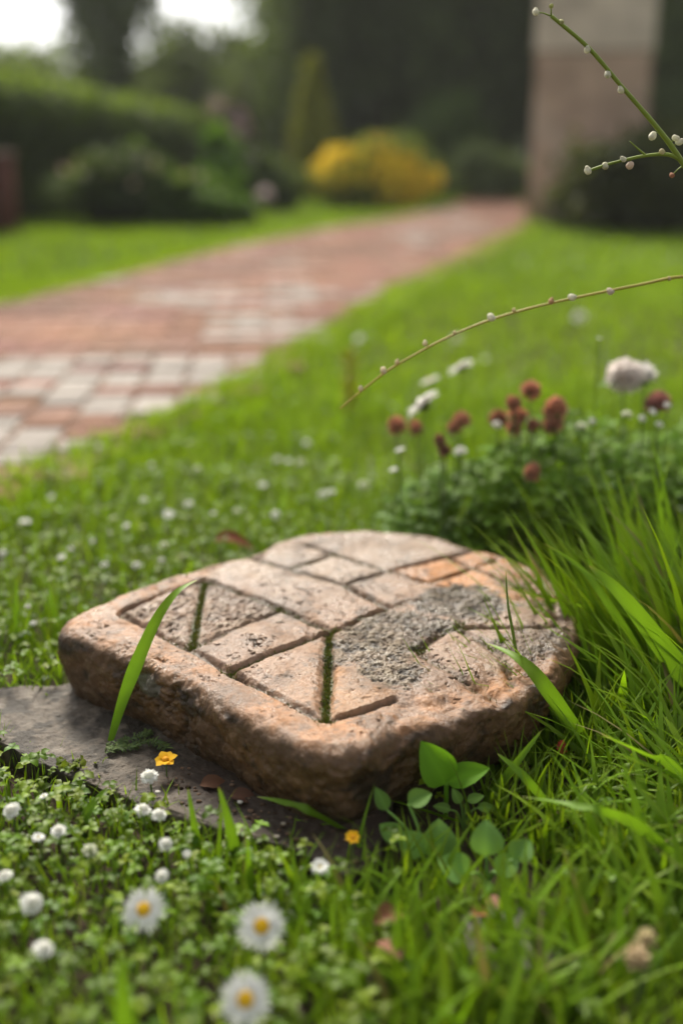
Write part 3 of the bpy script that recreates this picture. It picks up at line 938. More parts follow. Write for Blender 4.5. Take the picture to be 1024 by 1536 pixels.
for px, py, nb, h0, h1, w0, w1, az, azs, le, cu, sp, lab in tufts:
    b = P(px, py, 0)
    k_ = 1.45 if px > 700 else 1.1
    g = tuft_geo(int(nb * 1.35), h0, h1, w0 * k_, w1 * k_, az, azs, le[0], le[1], cu[0], cu[1], sp)
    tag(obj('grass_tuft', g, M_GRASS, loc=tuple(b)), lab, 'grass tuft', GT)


def blade3(name, pts, w, lab, col0=(.06, .13, .012), col1=(.13, .24, .02), side=(1, 0, 0), wp=.75, base=.5, fold=.18, group=None, mat_=None):
    pts = np.array(pts)
    b = pts[0].copy()
    g = strap(crom(pts - b, 8), w, side, col0, col1, fold, wp, base)
    return tag(obj(name, g, mat_ or M_GRASS, loc=tuple(b)), lab, 'grass blade', group)


b0 = P(166, 1112, .010)
GB = 'single grass blades by the slab'
blade3('blade_of_grass', [b0, Q(185, 1050, b0[1] + .006), Q(210, 985, b0[1] + .016), Q(238, 925, b0[1] + .03), Q(266, 888, b0[1] + .045), Q(296, 870, b0[1] + .06)], .0118,
       'single bright green grass blade bending over the left front edge of the slab', (.12, .25, .015), (.16, .31, .02), (1, -.15, 0), .62, .38, .12, GB)
b0 = P(775, 985, .07)
blade3('blade_of_grass', [P(775, 985, .068), Q(768, 945, b0[1] + .002), Q(761, 905, b0[1] + .004), Q(758, 856, b0[1] + .006)], .0026,
       'thin dark upright grass blade standing in front of the lichen patch', (.03, .05, .012), (.035, .065, .015), (1, 0, 0), .5, .8, .1, GB)
hand = [  # first point on the ground; the others: pixel, metres beyond the foot
    ([(1005, 1068), (962, 985, .01), (908, 900, .02), (868, 850, .04), (815, 815, .06)], .0085, 'long pale tipped grass blade reaching left over the right end of the slab'),
    ([(1085, 1090), (1010, 990, .0), (935, 895, .01), (882, 848, .03)], .020, 'widest grass blade at the right, broad and bright green'),
    ([(1000, 1012), (950, 962, .0), (890, 915, .0), (830, 900, .0), (745, 878, .02)], .0055, 'narrow grass blade reaching far left across the orange end of the slab'),
    ([(905, 1150), (830, 1045, .0), (782, 992, .02), (730, 965, .05)], .0135, 'broad grass blade with a blunt tip crossing the front right part of the slab'),
    ([(812, 1135), (750, 1075, .0), (703, 1032, .01), (684, 1020, .02)], .0125, 'short wide grass blade at the front right corner of the slab'),
    ([(815, 1130), (730, 1096, -.01), (670, 1086, -.01), (618, 1088, -.005)], .0055, 'grass blade lying nearly level across the front right corner of the slab'),
    ([(962, 1015), (930, 945, .01), (900, 885, .02), (880, 835, .03), (868, 806, .05)], .0062, 'upright grass blade with a thin tip just right of the slab'),
    ([(1012, 945), (1000, 850, .0), (990, 760, .01), (1003, 690, .02)], .0046, 'tall thin upright grass blade near the right border'),
    ([(965, 925), (940, 820, .01), (945, 760, .02), (962, 705, .03)], .0036, 'thin curved grass blade standing against the dark clover leaves'),
    ([(868, 985), (872, 930, 0), (884, 890, .01)], .0040, 'short dark grass blade at the right rim of the slab'),
    ([(845, 1000), (820, 950, -.02), (842, 900, -.01)], .0034, 'thin dark grass blade curling over the right rim of the slab'),
    ([(548, 1262), (480, 1222, -.01), (430, 1205, .0), (385, 1195, .01)], .0075, 'grass blade lying left over the bare earth in front of the slab'),
    ([(560, 1262), (510, 1236, .0), (465, 1236, .0), (425, 1224, .01)], .0055, 'shorter grass blade lying beside the blade on the bare earth'),
    ([(518, 1258), (525, 1225, .0), (532, 1192, .005)], .0060, 'short upright grass blade at the foot of the slab near corner'),
    ([(115, 1262), (135, 1215, .01), (162, 1180, .02)], .0085, 'short bright grass blade in the low clover before the flat stone'),
    ([(360, 1300), (345, 1235, .0), (328, 1180, .01)], .0095, 'short blurred grass blade upright before the bare earth'),
    ([(300, 1290), (292, 1235, .0), (282, 1182, .01)], .0070, 'thin blurred grass blade left of the upright one before the bare earth'),
    ([(24, 965), (26, 910, .0), (25, 868, .005)], .0052, 'short upright grass blade left of the slab'),
    ([(82, 945), (78, 895, .0), (66, 858, .01)], .0052, 'grass blade curving left at the back left corner of the slab'),
    ([(1060, 1330), (950, 1232, .0), (865, 1210, .01), (780, 1195, .03)], .0105, 'blurred grass blade arching left above the round leaves'),
    ([(1075, 1240), (1010, 1150, .0), (965, 1128, .0), (900, 1100, -.03)], .010, 'pale backed grass blade drooping at the right border'),
    ([(700, 1235), (640, 1215, .0), (585, 1200, .005)], .0050, 'grass blade leaning left below the seedling'),
    ([(850, 1240), (800, 1180, .0), (770, 1150, .01), (745, 1130, .02)], .0075, 'grass blade pointing up left right of the seedling'),
    ([(720, 1215), (770, 1150, .0), (812, 1095, .01)], .0072, 'bright grass blade leaning right beside the seedling'),
    ([(195, 1600), (188, 1500, .0), (182, 1425, .01)], .0125, 'blurred broad grass blade at the bottom between the daisies'),
]
for pts, w, lab in hand:
    r0 = P(pts[0][0], pts[0][1], -.002)
    pp = [r0] + [Q(x, y, r0[1] + dy) for x, y, dy in pts[1:]]
    blade3('blade_of_grass', pp, w, lab, (.085, .175, .012), (.17, .31, .022), (.9, -.3, .1), .75, .6, .16, GB)


# ------------------------------------------------------------------ flowers
def petal_ring(n, r0, r1, w, tilt, col, jit=.12, z=0.0, droop=0.2):
    a = np.arange(n) * 2 * pi / n + rng.normal(0, jit * 2 * pi / n, n)
    t = tilt + rng.normal(0, .10, n)
    d = np.stack([np.cos(a) * np.cos(t), np.sin(a) * np.cos(t), np.sin(t)], -1)
    nr = np.stack([-np.cos(a) * np.sin(t), -np.sin(a) * np.sin(t), np.cos(t)], -1) + rng.normal(0, .15, (n, 3))
    base = np.stack([np.cos(a) * r0, np.sin(a) * r0, np.full(n, z)], -1)
    L = (r1 - r0) * rng.uniform(.86, 1.06, n)
    c = np.tile(G(col), (n, 1)) * rng.uniform(.92, 1.05, (n, 1))
    return leaves(base, d, nr, L, np.full(n, w), c, .08, droop)


def floret_ball(r, n, col, var=.2, fl=.45, flat=1.0, up=.5, core=None):
    """flower head of many small florets round a core"""
    k = np.arange(n) + .5
    th = np.arccos(1 - 1.75 * k / n); ph = pi * (1 + 5 ** .5) * k
    d = np.stack([np.sin(th) * np.cos(ph), np.sin(th) * np.sin(ph), np.cos(th)], -1)
    pos = d * r * .55 * G([1, 1, flat])
    dd = unit(d + G([0, 0, up * .4]) + rng.normal(0, .12, (n, 3)))
    nr = np.cross(dd, rng.normal(0, 1, (n, 3)))
    c = np.tile(G(col), (n, 1)) * rng.uniform(1 - var, 1 + var, (n, 1))
    L = np.full(n, r * fl * 1.1) * rng.uniform(.85, 1.15, n)
    g = [leaves(pos, dd, nr, L, L * .62, c, .3, .1), leaves(pos, dd, np.cross(dd, nr), L * .9, L * .55, c * .92, .3, .1)]
    g.append(ellipsoid((0, 0, 0), (r * .68, r * .68, r * .68 * flat), G(core if core is not None else col) * .8, 12, 8))
    return cat(g)


def stem_geo(h, r=.0008, bend=.004, col=(.09, .15, .025), n=7):
    z = np.linspace(0, h, n)
    u = z / h
    return tube(np.stack([bend * np.sin(u * pi) , bend * .5 * (np.cos(u * pi * .5) - 1) * 0, z], -1), r * (1.1 - .3 * u), 6, np.stack([np.array(col) * (.8 + .5 * k) for k in u]))


# small white flowers in the lawn: three kinds of head to copy
def small_flower(kind):
    t = thing('small_white_flower', 'tmp', 'flower')
    obj('stem', stem_geo(1.0, .035, .05), M_STEM, t)
    if kind == 0:
        g = cat([petal_ring(16, .05, .5, .26, .1, (.86, .86, .83)), petal_ring(14, .04, .46, .25, .5, (.86, .86, .83)), petal_ring(11, .03, .40, .22, .95, (.86, .86, .82)), ellipsoid((0, 0, .12), (.26, .26, .24), (.84, .83, .76), 10, 6)])
    elif kind == 1:
        g = cat([petal_ring(15, .08, .5, .2, .35, (.86, .86, .84)), petal_ring(12, .06, .40, .18, .75, (.86, .86, .84)), ellipsoid((0, 0, .04), (.12, .12, .09), (.60, .52, .18), 10, 6)])
    else:
        g = floret_ball(.5, 20, (.78, .79, .66), .15, .65, .7, core=(.25, .33, .1))
    obj('bloom', g, M_PETAL, t, loc=(0, 0, 1))
    return t


protos = [small_flower(k) for k in range(3)]
used = [False] * 3
ORD = ['leftmost', 'second from left', 'third from left', 'fourth from left', 'fifth from left', 'sixth from left', 'seventh from left', 'eighth from left',
       'ninth from left', 'tenth from left', 'eleventh from left', 'twelfth from left', 'thirteenth from left', 'fourteenth from left', 'rightmost']
NUM = {2: 'two', 3: 'three', 4: 'four', 5: 'five', 6: 'six', 7: 'seven', 8: 'eight', 9: 'nine', 10: 'ten', 11: 'eleven', 12: 'twelve', 13: 'thirteen', 14: 'fourteen'}


def small_white(px, py, dpx, z, lab, group, kind=None, tilt=None):
    head = P(px, py, z) if z < .5 else Q(px, py, z)        # a small number is a height, a large one a distance
    z = float(head[2])
    s = dpx * depth(head) / FPX
    k = random.choice((0, 0, 1, 1, 2)) if kind is None else kind
    if used[k]:
        t = copy_tree(protos[k])
    else:
        t, used[k] = protos[k], True
    t.location = (head[0], head[1], -.002)
    t.scale = (1, 1, 1)
    for ch in t.children:
        if ch.name.startswith('stem'):
            ch.scale = (.024, .024, z + .002)
        else:
            ch.scale = (s, s, s); ch.location = (0, 0, z + .002)
            tl = tilt if tilt is not None else (random.uniform(-.1, .7), random.uniform(-.35, .35))
            ch.rotation_euler = (tl[0], tl[1], random.uniform(-.6, .6))
    t.rotation_euler = (0, 0, 0)
    tag(t, lab, 'flower', group)
    return t


zones = [
    ('small white flowers far behind the slab', [(538, 508, 15), (685, 508, 12), (727, 540, 13), (868, 476, 22)], .05, 'blurred in the lawn far behind the slab'),
    ('small white flowers in the middle lawn', [(227, 698, 11), (297, 704, 11), (416, 690, 14), (432, 692, 12), (451, 694, 12), (460, 665, 14), (545, 728, 15)], .042, 'in the lawn nearest the brick path'),
    ('small white flowers behind the slab', [(190, 789, 13), (216, 751, 15), (253, 772, 20), (283, 757, 16), (320, 770, 10), (355, 767, 10), (394, 728, 14), (413, 772, 16), (484, 742, 17), (497, 738, 15)], .038, 'in grass behind the slab'),
    ('small white flowers left of the slab', [(5, 830, 13), (38, 783, 19), (77, 746, 13), (93, 836, 15), (106, 824, 12), (140, 812, 9), (157, 847, 13), (205, 848, 14), (243, 840, 11), (246, 818, 12), (42, 910, 10), (50, 935, 11)], .032, 'in grass left of the slab'),
    ('small white flowers by the red clover', [(600, 676, 20), (690, 678, 24), (745, 637, 16), (872, 640, 15), (888, 632, 13), (898, 508, 10)], 1.16, 'among the russet clover heads'),
    ('small white flowers at the right', [(913, 730, 11), (940, 622, 14), (962, 628, 15), (978, 618, 13), (988, 637, 15), (1000, 608, 12), (1018, 765, 16), (590, 705, 14)], 1.12, 'in grass near the big white clover head'),
    ('white flowers in the front clover', [(8, 1315, 26), (18, 1216, 30), (47, 1355, 40), (58, 1257, 22), (65, 1424, 36), (66, 1195, 16), (88, 1247, 26), (135, 1276, 20), (243, 1314, 24), (248, 1266, 24), (281, 1281, 14)], .030, 'in the low clover at the front left'),
    ('white flowers over the flat stone', [(214, 1216, 30), (224, 1165, 30), (238, 1223, 26)], .028, 'in front of the flat stone'),
]
for grp, lst, z, where in zones:
    lst = sorted(lst)
    nn = len(lst)
    for k, (px, py, d) in enumerate(lst):
        o_ = 'rightmost' if k == nn - 1 else ORD[k]
        lab = f'white flower {where}, {o_} of {NUM[nn]}'
        small_white(px, py, d, z, lab, grp, kind=0 if d > 22 else None)
small_white(480, 1301, 30, .03, 'ragged white flower at the front edge of the bare earth', None, 1)


# daisies in front
def daisy(px, py, dpx, z, tilt, rz, lab, grp='yellow centred daisies at the front'):
    h = P(px, py, z)
    R = dpx * depth(h) / FPX / 2
    t = thing('daisy', lab, 'daisy', (h[0], h[1], -.002), grp)
    obj('stem', stem_geo(z - .001, .0010, .0), M_STEM, t)
    hd = cat([petal_ring(23, R * .2, R * 1.04, R * .20, .06, (.86, .86, .84), .2), petal_ring(17, R * .2, R * .86, R * .20, .22, (.86, .86, .85), .2, R * .03)])
    rot = (tilt[0], tilt[1], 0)
    a = obj('petals', hd, M_PETAL, t, loc=(0, 0, z + .001)); a.rotation_euler = rot
    k = 110
    u = np.sqrt((np.arange(k) + .5) / k); ph = np.arange(k) * 2.39996
    pos = np.stack([u * np.cos(ph) * R * .30, u * np.sin(ph) * R * .30, R * .16 * (1 - u * u * .8)], -1)
    dc = cat([ellipsoid((0, 0, R * .03), (R * .32, R * .32, R * .17), (.72, .42, .012), 16, 8)] + [ellipsoid(p_, (R * .03,) * 3, G([.78, .48, .015]) * rng.uniform(.8, 1.15), 6, 4) for p_ in pos])
    b = obj('flower_centre', dc, M_DISC, t, loc=(0, 0, z + .001)); b.rotation_euler = rot
    return t


daisy(216, 1362, 70, .045, (.80, -.12), .4, 'smallest and leftmost of three yellow centred daisies at the front')
daisy(392, 1387, 78, .048, (.88, .1), 1.3, 'daisy with orange yellow centre, rightmost and highest tilted of the front three')
daisy(368, 1497, 84, .046, (.84, .05), 2.2, 'lowest and largest daisy, yellow centred, at the bottom edge')


def side_daisy(px, py, dpx, yy, rot, lab):
    h = Q(px, py, yy); z = float(h[2])
    R = dpx * depth(h) / FPX / 2
    t = thing('white_daisy', lab, 'daisy', (h[0], h[1], -.002), 'white daisies seen from the side')
    obj('stem', stem_geo(z, .0011, .0), M_STEM, t)
    a = obj('petals', cat([petal_ring(24, R * .15, R, R * .30, .12, (.80, .77, .76), .2), petal_ring(18, R * .15, R * .9, R * .28, .3, (.80, .78, .76), .2)]), M_PETAL, t, loc=(0, 0, z + .002))
    a.rotation_euler = rot
    c = obj('calyx', ellipsoid((0, 0, -R * .12), (R * .3, R * .3, R * .22), (.10, .13, .03), 12, 8), M_STEM, t, loc=(0, 0, z + .002)); c.rotation_euler = rot
    d = obj('flower_centre', ellipsoid((0, 0, R * .1), (R * .25, R * .25, R * .15), (.6, .45, .08), 12, 8), M_DISC, t, loc=(0, 0, z + .002)); d.rotation_euler = rot


side_daisy(634, 606, 66, 1.20, (-.34, -.74, 0), 'large white daisy seen from the side beside the leftmost russet clover')
side_daisy(691, 550, 46, 1.34, (-.3, -.5, 0), 'white daisy tilted sideways above the others, half blurred')
side_daisy(645, 571, 36, 1.44, (-.2, -.4, 0), 'blurred white daisy between the two larger sideways daisies')


# clover heads
def clover(px, py, w, hh, z, col, lab, grp, name='red_clover_flower', n=70, core=None):
    h = P(px, py, z) if z < .5 else Q(px, py, z)
    z = float(h[2])
    r = w * depth(h) / FPX / 2 * (.86 if n == 70 else .95)
    t = thing(name, lab, 'clover flower', (h[0], h[1], -.002), grp)
    obj('stem', stem_geo(z, .0012, .003, (.07, .11, .03)), M_STEM, t)
    a = obj('flower_head', floret_ball(r * 1.12, n, col, .45 if n < 100 else .12, .62 if n < 100 else .46, hh / w * (1.18 if n < 100 else 1.05), 1.1, core), M_CLOVER if name.startswith('red') else M_PETAL, t, loc=(0, 0, z))
    a.rotation_euler = (rng.normal(.1, .25), rng.normal(0, .28), rng.uniform(0, 6))
    if n > 40:
        aa = rng.uniform(0, 6.28) + np.arange(3) * 2.09
        obj('sepal_leaves', leaves(np.tile(G([0, 0, z - r * .6]), (3, 1)), np.stack([np.cos(aa), np.sin(aa), np.full(3, .35)], -1), np.tile(G([0, 0, 1.]), (3, 1)), np.full(3, r * 1.7), np.full(3, r * .8), np.tile(G([.10, .19, .03]), (3, 1))), M_LEAF, t)
    return t


RC = [.56, .32, .225]
GC_ = 'russet red clover heads behind the slab'
heads = [(770, 603, 22, 26, 'at the top left of the main cluster'), (795, 584, 30, 26, 'topmost of the main cluster'), (748, 628, 28, 30, 'lower left of the main cluster'), (778, 622, 26, 34, 'in the middle of the main cluster'),
         (832, 612, 34, 40, 'large one at the right of the main cluster'), (830, 636, 28, 28, 'hanging lowest at the right of the main cluster'), (770, 640, 22, 24, 'lowest in the middle of the main cluster'), (800, 636, 20, 20, 'small one between the middle and right heads of the cluster'),
         (692, 629, 26, 26, 'right of the large sideways daisy'), (682, 640, 22, 20, 'just below left of the head by the sideways daisy'), (595, 637, 26, 30, 'leftmost, left of the large sideways daisy'), (624, 640, 20, 28, 'right under the large sideways daisy'),
         (660, 660, 16, 30, 'faded and narrow, above the small white flower'), (797, 707, 24, 34, 'lone one hanging nearest the slab'), (986, 603, 36, 32, 'pinkish one below the big white clover head'), (667, 674, 18, 20, 'withered, beside the small white flower')]
for px, py, w, hh, lab in heads:
    c = G(RC) * rng.uniform(.85, 1.2)
    if 'pinkish' in lab: c = G([.52, .29, .26])
    if 'faded' in lab or 'withered' in lab: c = G([.34, .21, .14])
    zz = 1.16 + rng.uniform(-.02, .06) if py < 660 else 1.10
    clover(px, py, w, hh, zz, c, 'russet clover head ' + lab, GC_, core=c * .8)
clover(936, 563, 56, 48, 1.18, (.86, .80, .76), 'large round white clover head at the right above the red clover', 'white clover heads at the right', 'white_clover_flower', 110, (.55, .42, .32))
clover(966, 560, 32, 30, 1.19, (.80, .77, .74), 'smaller white clover head touching the large white one on its right', 'white clover heads at the right', 'white_clover_flower', 30)
clover(842, 1119, 14, 26, .035, (.36, .06, .04), 'tiny red flower head in the grass right of the slab corner', None, 'red_clover_flower', 26)
clover(955, 1434, 34, 36, .045, (.62, .50, .33), 'pale cream bud cluster at the lower right, lower of two', 'pale cream buds at the lower right', 'white_clover_flower', 30, (.5, .4, .25))
clover(968, 1404, 26, 26, .05, (.60, .52, .30), 'pale cream bud cluster at the lower right, upper of two', 'pale cream buds at the lower right', 'white_clover_flower', 24, (.5, .4, .25))


# yellow flowers
def yellow(px, py, w, z, lab, tilt):
    h = P(px, py, z)
    R = w * depth(h) / FPX / 2
    t = thing('yellow_flower', lab, 'flower', (h[0], h[1], .0), 'small yellow flowers before the slab')
    obj('stem', stem_geo(z, .0006, .0), M_STEM, t)
    a = obj('petals', cat([petal_ring(7, R * .1, R, R * .75, .25, (.80, .46, .01), .1, 0, .05)]), M_PETAL, t, loc=(0, 0, z)); a.rotation_euler = tilt
    b = obj('flower_centre', ellipsoid((0, 0, R * .15), (R * .28, R * .28, R * .2), (.62, .28, .01), 10, 6), M_DISC, t, loc=(0, 0, z)); b.rotation_euler = tilt


yellow(249, 1141, 38, .024, 'yellow flower on the flat stone against the slab front face', (.15, -.15, .3))
yellow(529, 1257, 26, .028, 'blurred yellow flower at the foot of the slab near corner', (.4, 0, 0))


# ------------------------------------------------------------------ arching flower stems
def arch(name, lab, lines, buds, r, col, cat_='flower stem'):
    root = G(lines[0][0]).copy()
    t = thing(name, lab, cat_, tuple(root))
    for k, (ln, rr) in enumerate(zip(lines, r)):
        c = crom(np.array(ln) - root, 9)
        u = np.linspace(1, .55, len(c))
        obj('stem' if k == 0 else 'side_stem', tube(c, rr * u * (1 + .22 * fbm(c * 1.0, 60, 3)), 7, G(col) * (1 + .25 * fbm(c + 4, 45, 3))[:, None]), M_STEM, t)
    allp = np.concatenate([crom(np.array(ln) - root, 9) for ln in lines])
    for p_, rb, cb in buds:
        q_ = p_ - root; e_ = allp[np.argmin(np.linalg.norm(allp - q_, axis=1))]
        if np.linalg.norm(e_ - q_) > .002:
            obj('bud_stalk', tube([e_, (e_ + q_) / 2 + G([0, 0, .0006]), q_], [.0007, .0005, .0005], 5, col), M_STEM, t)
        rb = np.atleast_1d(rb)
        g = cat([ellipsoid((0, 0, 0), (rb[0], rb[0] * .75, rb[0] * .8), cb, 10, 7, .2, 2.0), ellipsoid((rb[0] * .5, 0, rb[0] * .3), (rb[0] * .6, rb[0] * .5, rb[0] * .5), G(cb) * .95, 8, 6, .2)])
        o = obj('bud', g, M_PETAL, t, loc=tuple(p_ - root))
        o.rotation_euler = (rng.uniform(-.5, .5), rng.uniform(-.9, .9), rng.uniform(0, 6))


YS = .86
px_ = lambda x, y, Y=YS: Q(x, y, Y)
main = [G([.52, YS, -.004]), Q(1330, 900, YS), Q(1180, 560, YS), Q(1075, 330, YS), (Q(1020, 240, YS)), Q(985, 192, YS), Q(930, 128, YS), Q(882, 72, YS), Q(826, 24, YS)]
br = [Q(1020, 240, YS), Q(1000, 232, YS), Q(965, 234, YS), Q(920, 244, YS), Q(882, 256, YS)]
tw = [Q(968, 233, YS), Q(957, 224, YS), Q(944, 212, YS)]
WB = (.82, .80, .66)
buds = [(Q(x, y, YS), s * YS / FPX, c) for x, y, s, c in
        [(803, 18, 6, WB), (826, 9, 4, (.5, .52, .2)), (841, 33, 4.5, (.6, .6, .3)), (880, 75, 6, WB), (911, 111, 6.5, WB), (931, 135, 6, WB), (978, 204, 7, WB), (1012, 207, 5.5, WB), (1018, 213, 6, WB), (992, 228, 5.5, (.6, .55, .35)),
         (881, 256, 6.5, WB), (907, 249, 6, (.7, .68, .5)), (934, 239, 5, WB), (944, 248, 7, (.72, .6, .5)), (1007, 263, 4.5, (.5, .25, .15))]]
arch('flowering_stem', 'tall green flowering stem with white buds crossing before the stone pillar', [main, br, tw], buds, (.0026, .0017, .0009), (.22, .29, .04))
YA = .90
main = [G([.66, YA, -.004]), Q(1420, 600, YA), Q(1250, 440, YA), Q(1130, 413, YA), Q(1024, 415, YA), Q(960, 427, YA), Q(880, 443, YA), Q(800, 461, YA), Q(735, 480, YA), Q(680, 502, YA), Q(625, 530, YA), Q(580, 557, YA), Q(545, 584, YA), Q(510, 613, YA)]
buds = [(Q(x, y, YA), s * YA / FPX, c) for x, y, s, c in
        [(1003, 418, 4, (.6, .5, .25)), (914, 437, 6, (.8, .7, .6)), (857, 446, 6.5, WB), (826, 452, 5.5, (.6, .38, .2)), (770, 465, 3.5, (.7, .6, .35)), (736, 476, 7, WB), (681, 499, 3.5, (.75, .65, .4)),
         (637, 515, 5, (.8, .72, .5)), (595, 543, 4.5, (.75, .65, .4)), (575, 556, 6.5, (.8, .7, .5)), (541, 583, 5, (.8, .74, .55))]]
arch('arching_stem', 'thin yellow stem with tiny pale buds arching over the lawn from the right', [main], buds, (.0014,), (.42, .34, .06))


# a yellow-green seed spike behind (523,560)
t = thing('seed_spike', 'blurred yellow green upright spike in the lawn under the arching stem tip', 'plant', tuple(P(524, 640, 0)))
yb = float(P(524, 640, 0)[1])
cp = np.array([Q(524, 606 - 7 * k, yb) - G(t.location) for k in range(12)])
obj('stem', tube([(0, 0, 0), tuple(cp[5]), tuple(cp[-1])], [.0014, .0012, .0008], 6, (.14, .17, .03)), M_STEM, t)
pos = np.repeat(cp, 7, 0) + rng.normal(0, .004, (84, 3))
obj('spike', leaf_cloud(pos, .014, shade(84, [.26, .27, .03], .2, .3), 0), M_LEAF, t)


# ------------------------------------------------------------------ broad leaved plants
def leafy(name, px, py, lab, specs, z0=0.0, sr=.0016, cat_='plant', grp=None, col=(.07, .15, .025)):
    b = P(px, py, z0)
    t = thing(name, lab, cat_, tuple(b), grp)
    for (lx, ly, dY, L, W, dv, nv, cu, cs) in specs:
        at = Q(lx, ly, b[1] + dY) - b
        obj('stem', tube(crom([G([0, 0, -.003]), at * .5 + G([0, 0, .004]), at], 5), sr * np.linspace(1, .7, 11), 6, G(col) * 1.1), M_STEM, t)
        obj('leaf', big_leaf(at, dv, nv, L, W, G(col) * cs, cu), M_LEAF, t)


leafy('seedling', 668, 1222, 'seedling with two bright broad leaves at the near right corner of the slab',
      [(668, 1176, -.004, .036, .029, (-.42, -.05, .9), (.15, -.9, .45), .25, 1.2), (670, 1174, -.004, .032, .020, (.9, -.1, .5), (-.3, -.6, .75), .15, 1.05)], 0, .0018, col=(.13, .30, .015))
leafy('round_leaf_plant', 640, 1290, 'low plant with round dull green leaves in front of the slab corner',
      [(655, 1290, -.004, .027, .027, (.1, .35, .75), (.15, -.8, .6), .3, 1.0), (632, 1285, -.008, .022, .021, (-.45, .3, .5), (0, -.6, .8), .3, 1.2), (600, 1262, .0, .018, .016, (-.6, .3, .5), (0, -.5, .8), .3, 1.1),
       (580, 1215, .012, .017, .011, (-.4, .2, .8), (.2, -.9, .3), .2, .8), (640, 1330, -.012, .016, .014, (.4, -.2, .4), (0, -.4, .9), .2, 1.0), (612, 1206, .012, .018, .015, (.7, .2, .3), (0, -.5, .8), .2, .8)], 0, .0012, col=(.16, .31, .06))
leafy('round_leaf_plant', 730, 1320, 'low plant with round grey green leaves right of the other round leaved plant',
      [(728, 1284, 0, .023, .024, (.05, .3, .75), (.05, -.85, .5), .3, .95), (700, 1315, -.006, .022, .022, (-.5, .1, .4), (0, -.55, .85), .3, 1.25), (745, 1312, -.006, .02, .017, (.6, .3, .5), (-.2, -.7, .7), .3, 1.0),
       (770, 1290, 0, .018, .018, (.5, .3, .5), (-.2, -.7, .7), .3, .85), (725, 1340, -.01, .015, .014, (.1, -.3, .4), (0, -.5, .85), .2, 1.05)], 0, .0012, col=(.16, .31, .075))
leafy('small_herb', 695, 1240, 'small pale herb sprig above the round leaves',
      [(690, 1205, 0, .012, .008, (-.4, .1, .8), (0, -.8, .5), .2, 1.2), (700, 1202, 0, .013, .008, (.8, .1, .3), (0, -.6, .8), .2, 1.3), (676, 1215, 0, .013, .008, (-.8, .1, .2), (0, -.6, .8), .2, 1.1), (715, 1212, 0, .014, .008, (.9, .1, .0), (0, -.6, .8), .2, 1.2)], 0, .001, col=(.14, .25, .05))
leafy('small_herb', 560, 1330, 'small yellow green herb by the grey stone and the bare earth',
      [(560, 1320, 0, .011, .009, (-.6, .1, .5), (0, -.6, .8), .2, 1.2), (580, 1318, 0, .011, .009, (.7, .1, .4), (0, -.6, .8), .2, 1.2), (600, 1330, 0, .012, .010, (.8, -.1, .3), (0, -.6, .8), .2, 1.1), (545, 1330, 0, .010, .009, (-.8, .1, .2), (0, -.6, .8), .2, 1.0)], 0, .0009, col=(.18, .27, .025))
# ferny moss sprig on the flat stone
b = P(195, 1118, FLAT_H)
t = thing('fern_sprig', 'feathery green sprig on the flat stone at the foot of the grass blade', 'plant', tuple(b))
pos, dd = [], []
for fx in ([(165, 1128), (185, 1112), (215, 1103), (222, 1098)], [(195, 1120), (225, 1112), (250, 1122)], [(160, 1120), (185, 1122), (205, 1118)]):
    ln = crom([P(x, y, FLAT_H + .003) - b for x, y in fx], 12)
    obj('stem', tube(ln, .0005, 5, (.09, .12, .04)), M_STEM, t)
    tg = unit(np.gradient(ln, axis=0))
    for sgn in (-1, 1):
        s = np.stack([-tg[:, 1] * sgn, tg[:, 0] * sgn, np.full(len(tg), .25)], -1)
        pos.append(np.repeat(ln, 2, 0)); dd.append(np.repeat(s + tg * .5, 2, 0))
pos = np.concatenate(pos); dd = np.concatenate(dd) + rng.normal(0, .3, (len(pos), 3))
obj('leaflets', leaves(pos, dd, np.tile(G([0, -.2, 1.]), (len(pos), 1)) + rng.normal(0, .3, (len(pos), 3)), rng.uniform(.003, .0062, len(pos)), rng.uniform(.0011, .0018, len(pos)), shade(len(pos), [.10, .155, .06], .3, .2)), M_LEAF, t)
b = P(105, 1150, FLAT_H)
t = thing('small_herb', 'tiny round leaved weed near the front edge of the flat stone', 'plant', tuple(b))
pos = np.array([P(x, y, FLAT_H + .003) - b for x, y in rng.normal(0, 1, (26, 2)) * G([13, 4]) + G([112, 1148])])
obj('leaves', leaf_cloud(pos, .0055, shade(26, [.09, .13, .02], .3, .4), 1.0, .8), M_LEAF, t)

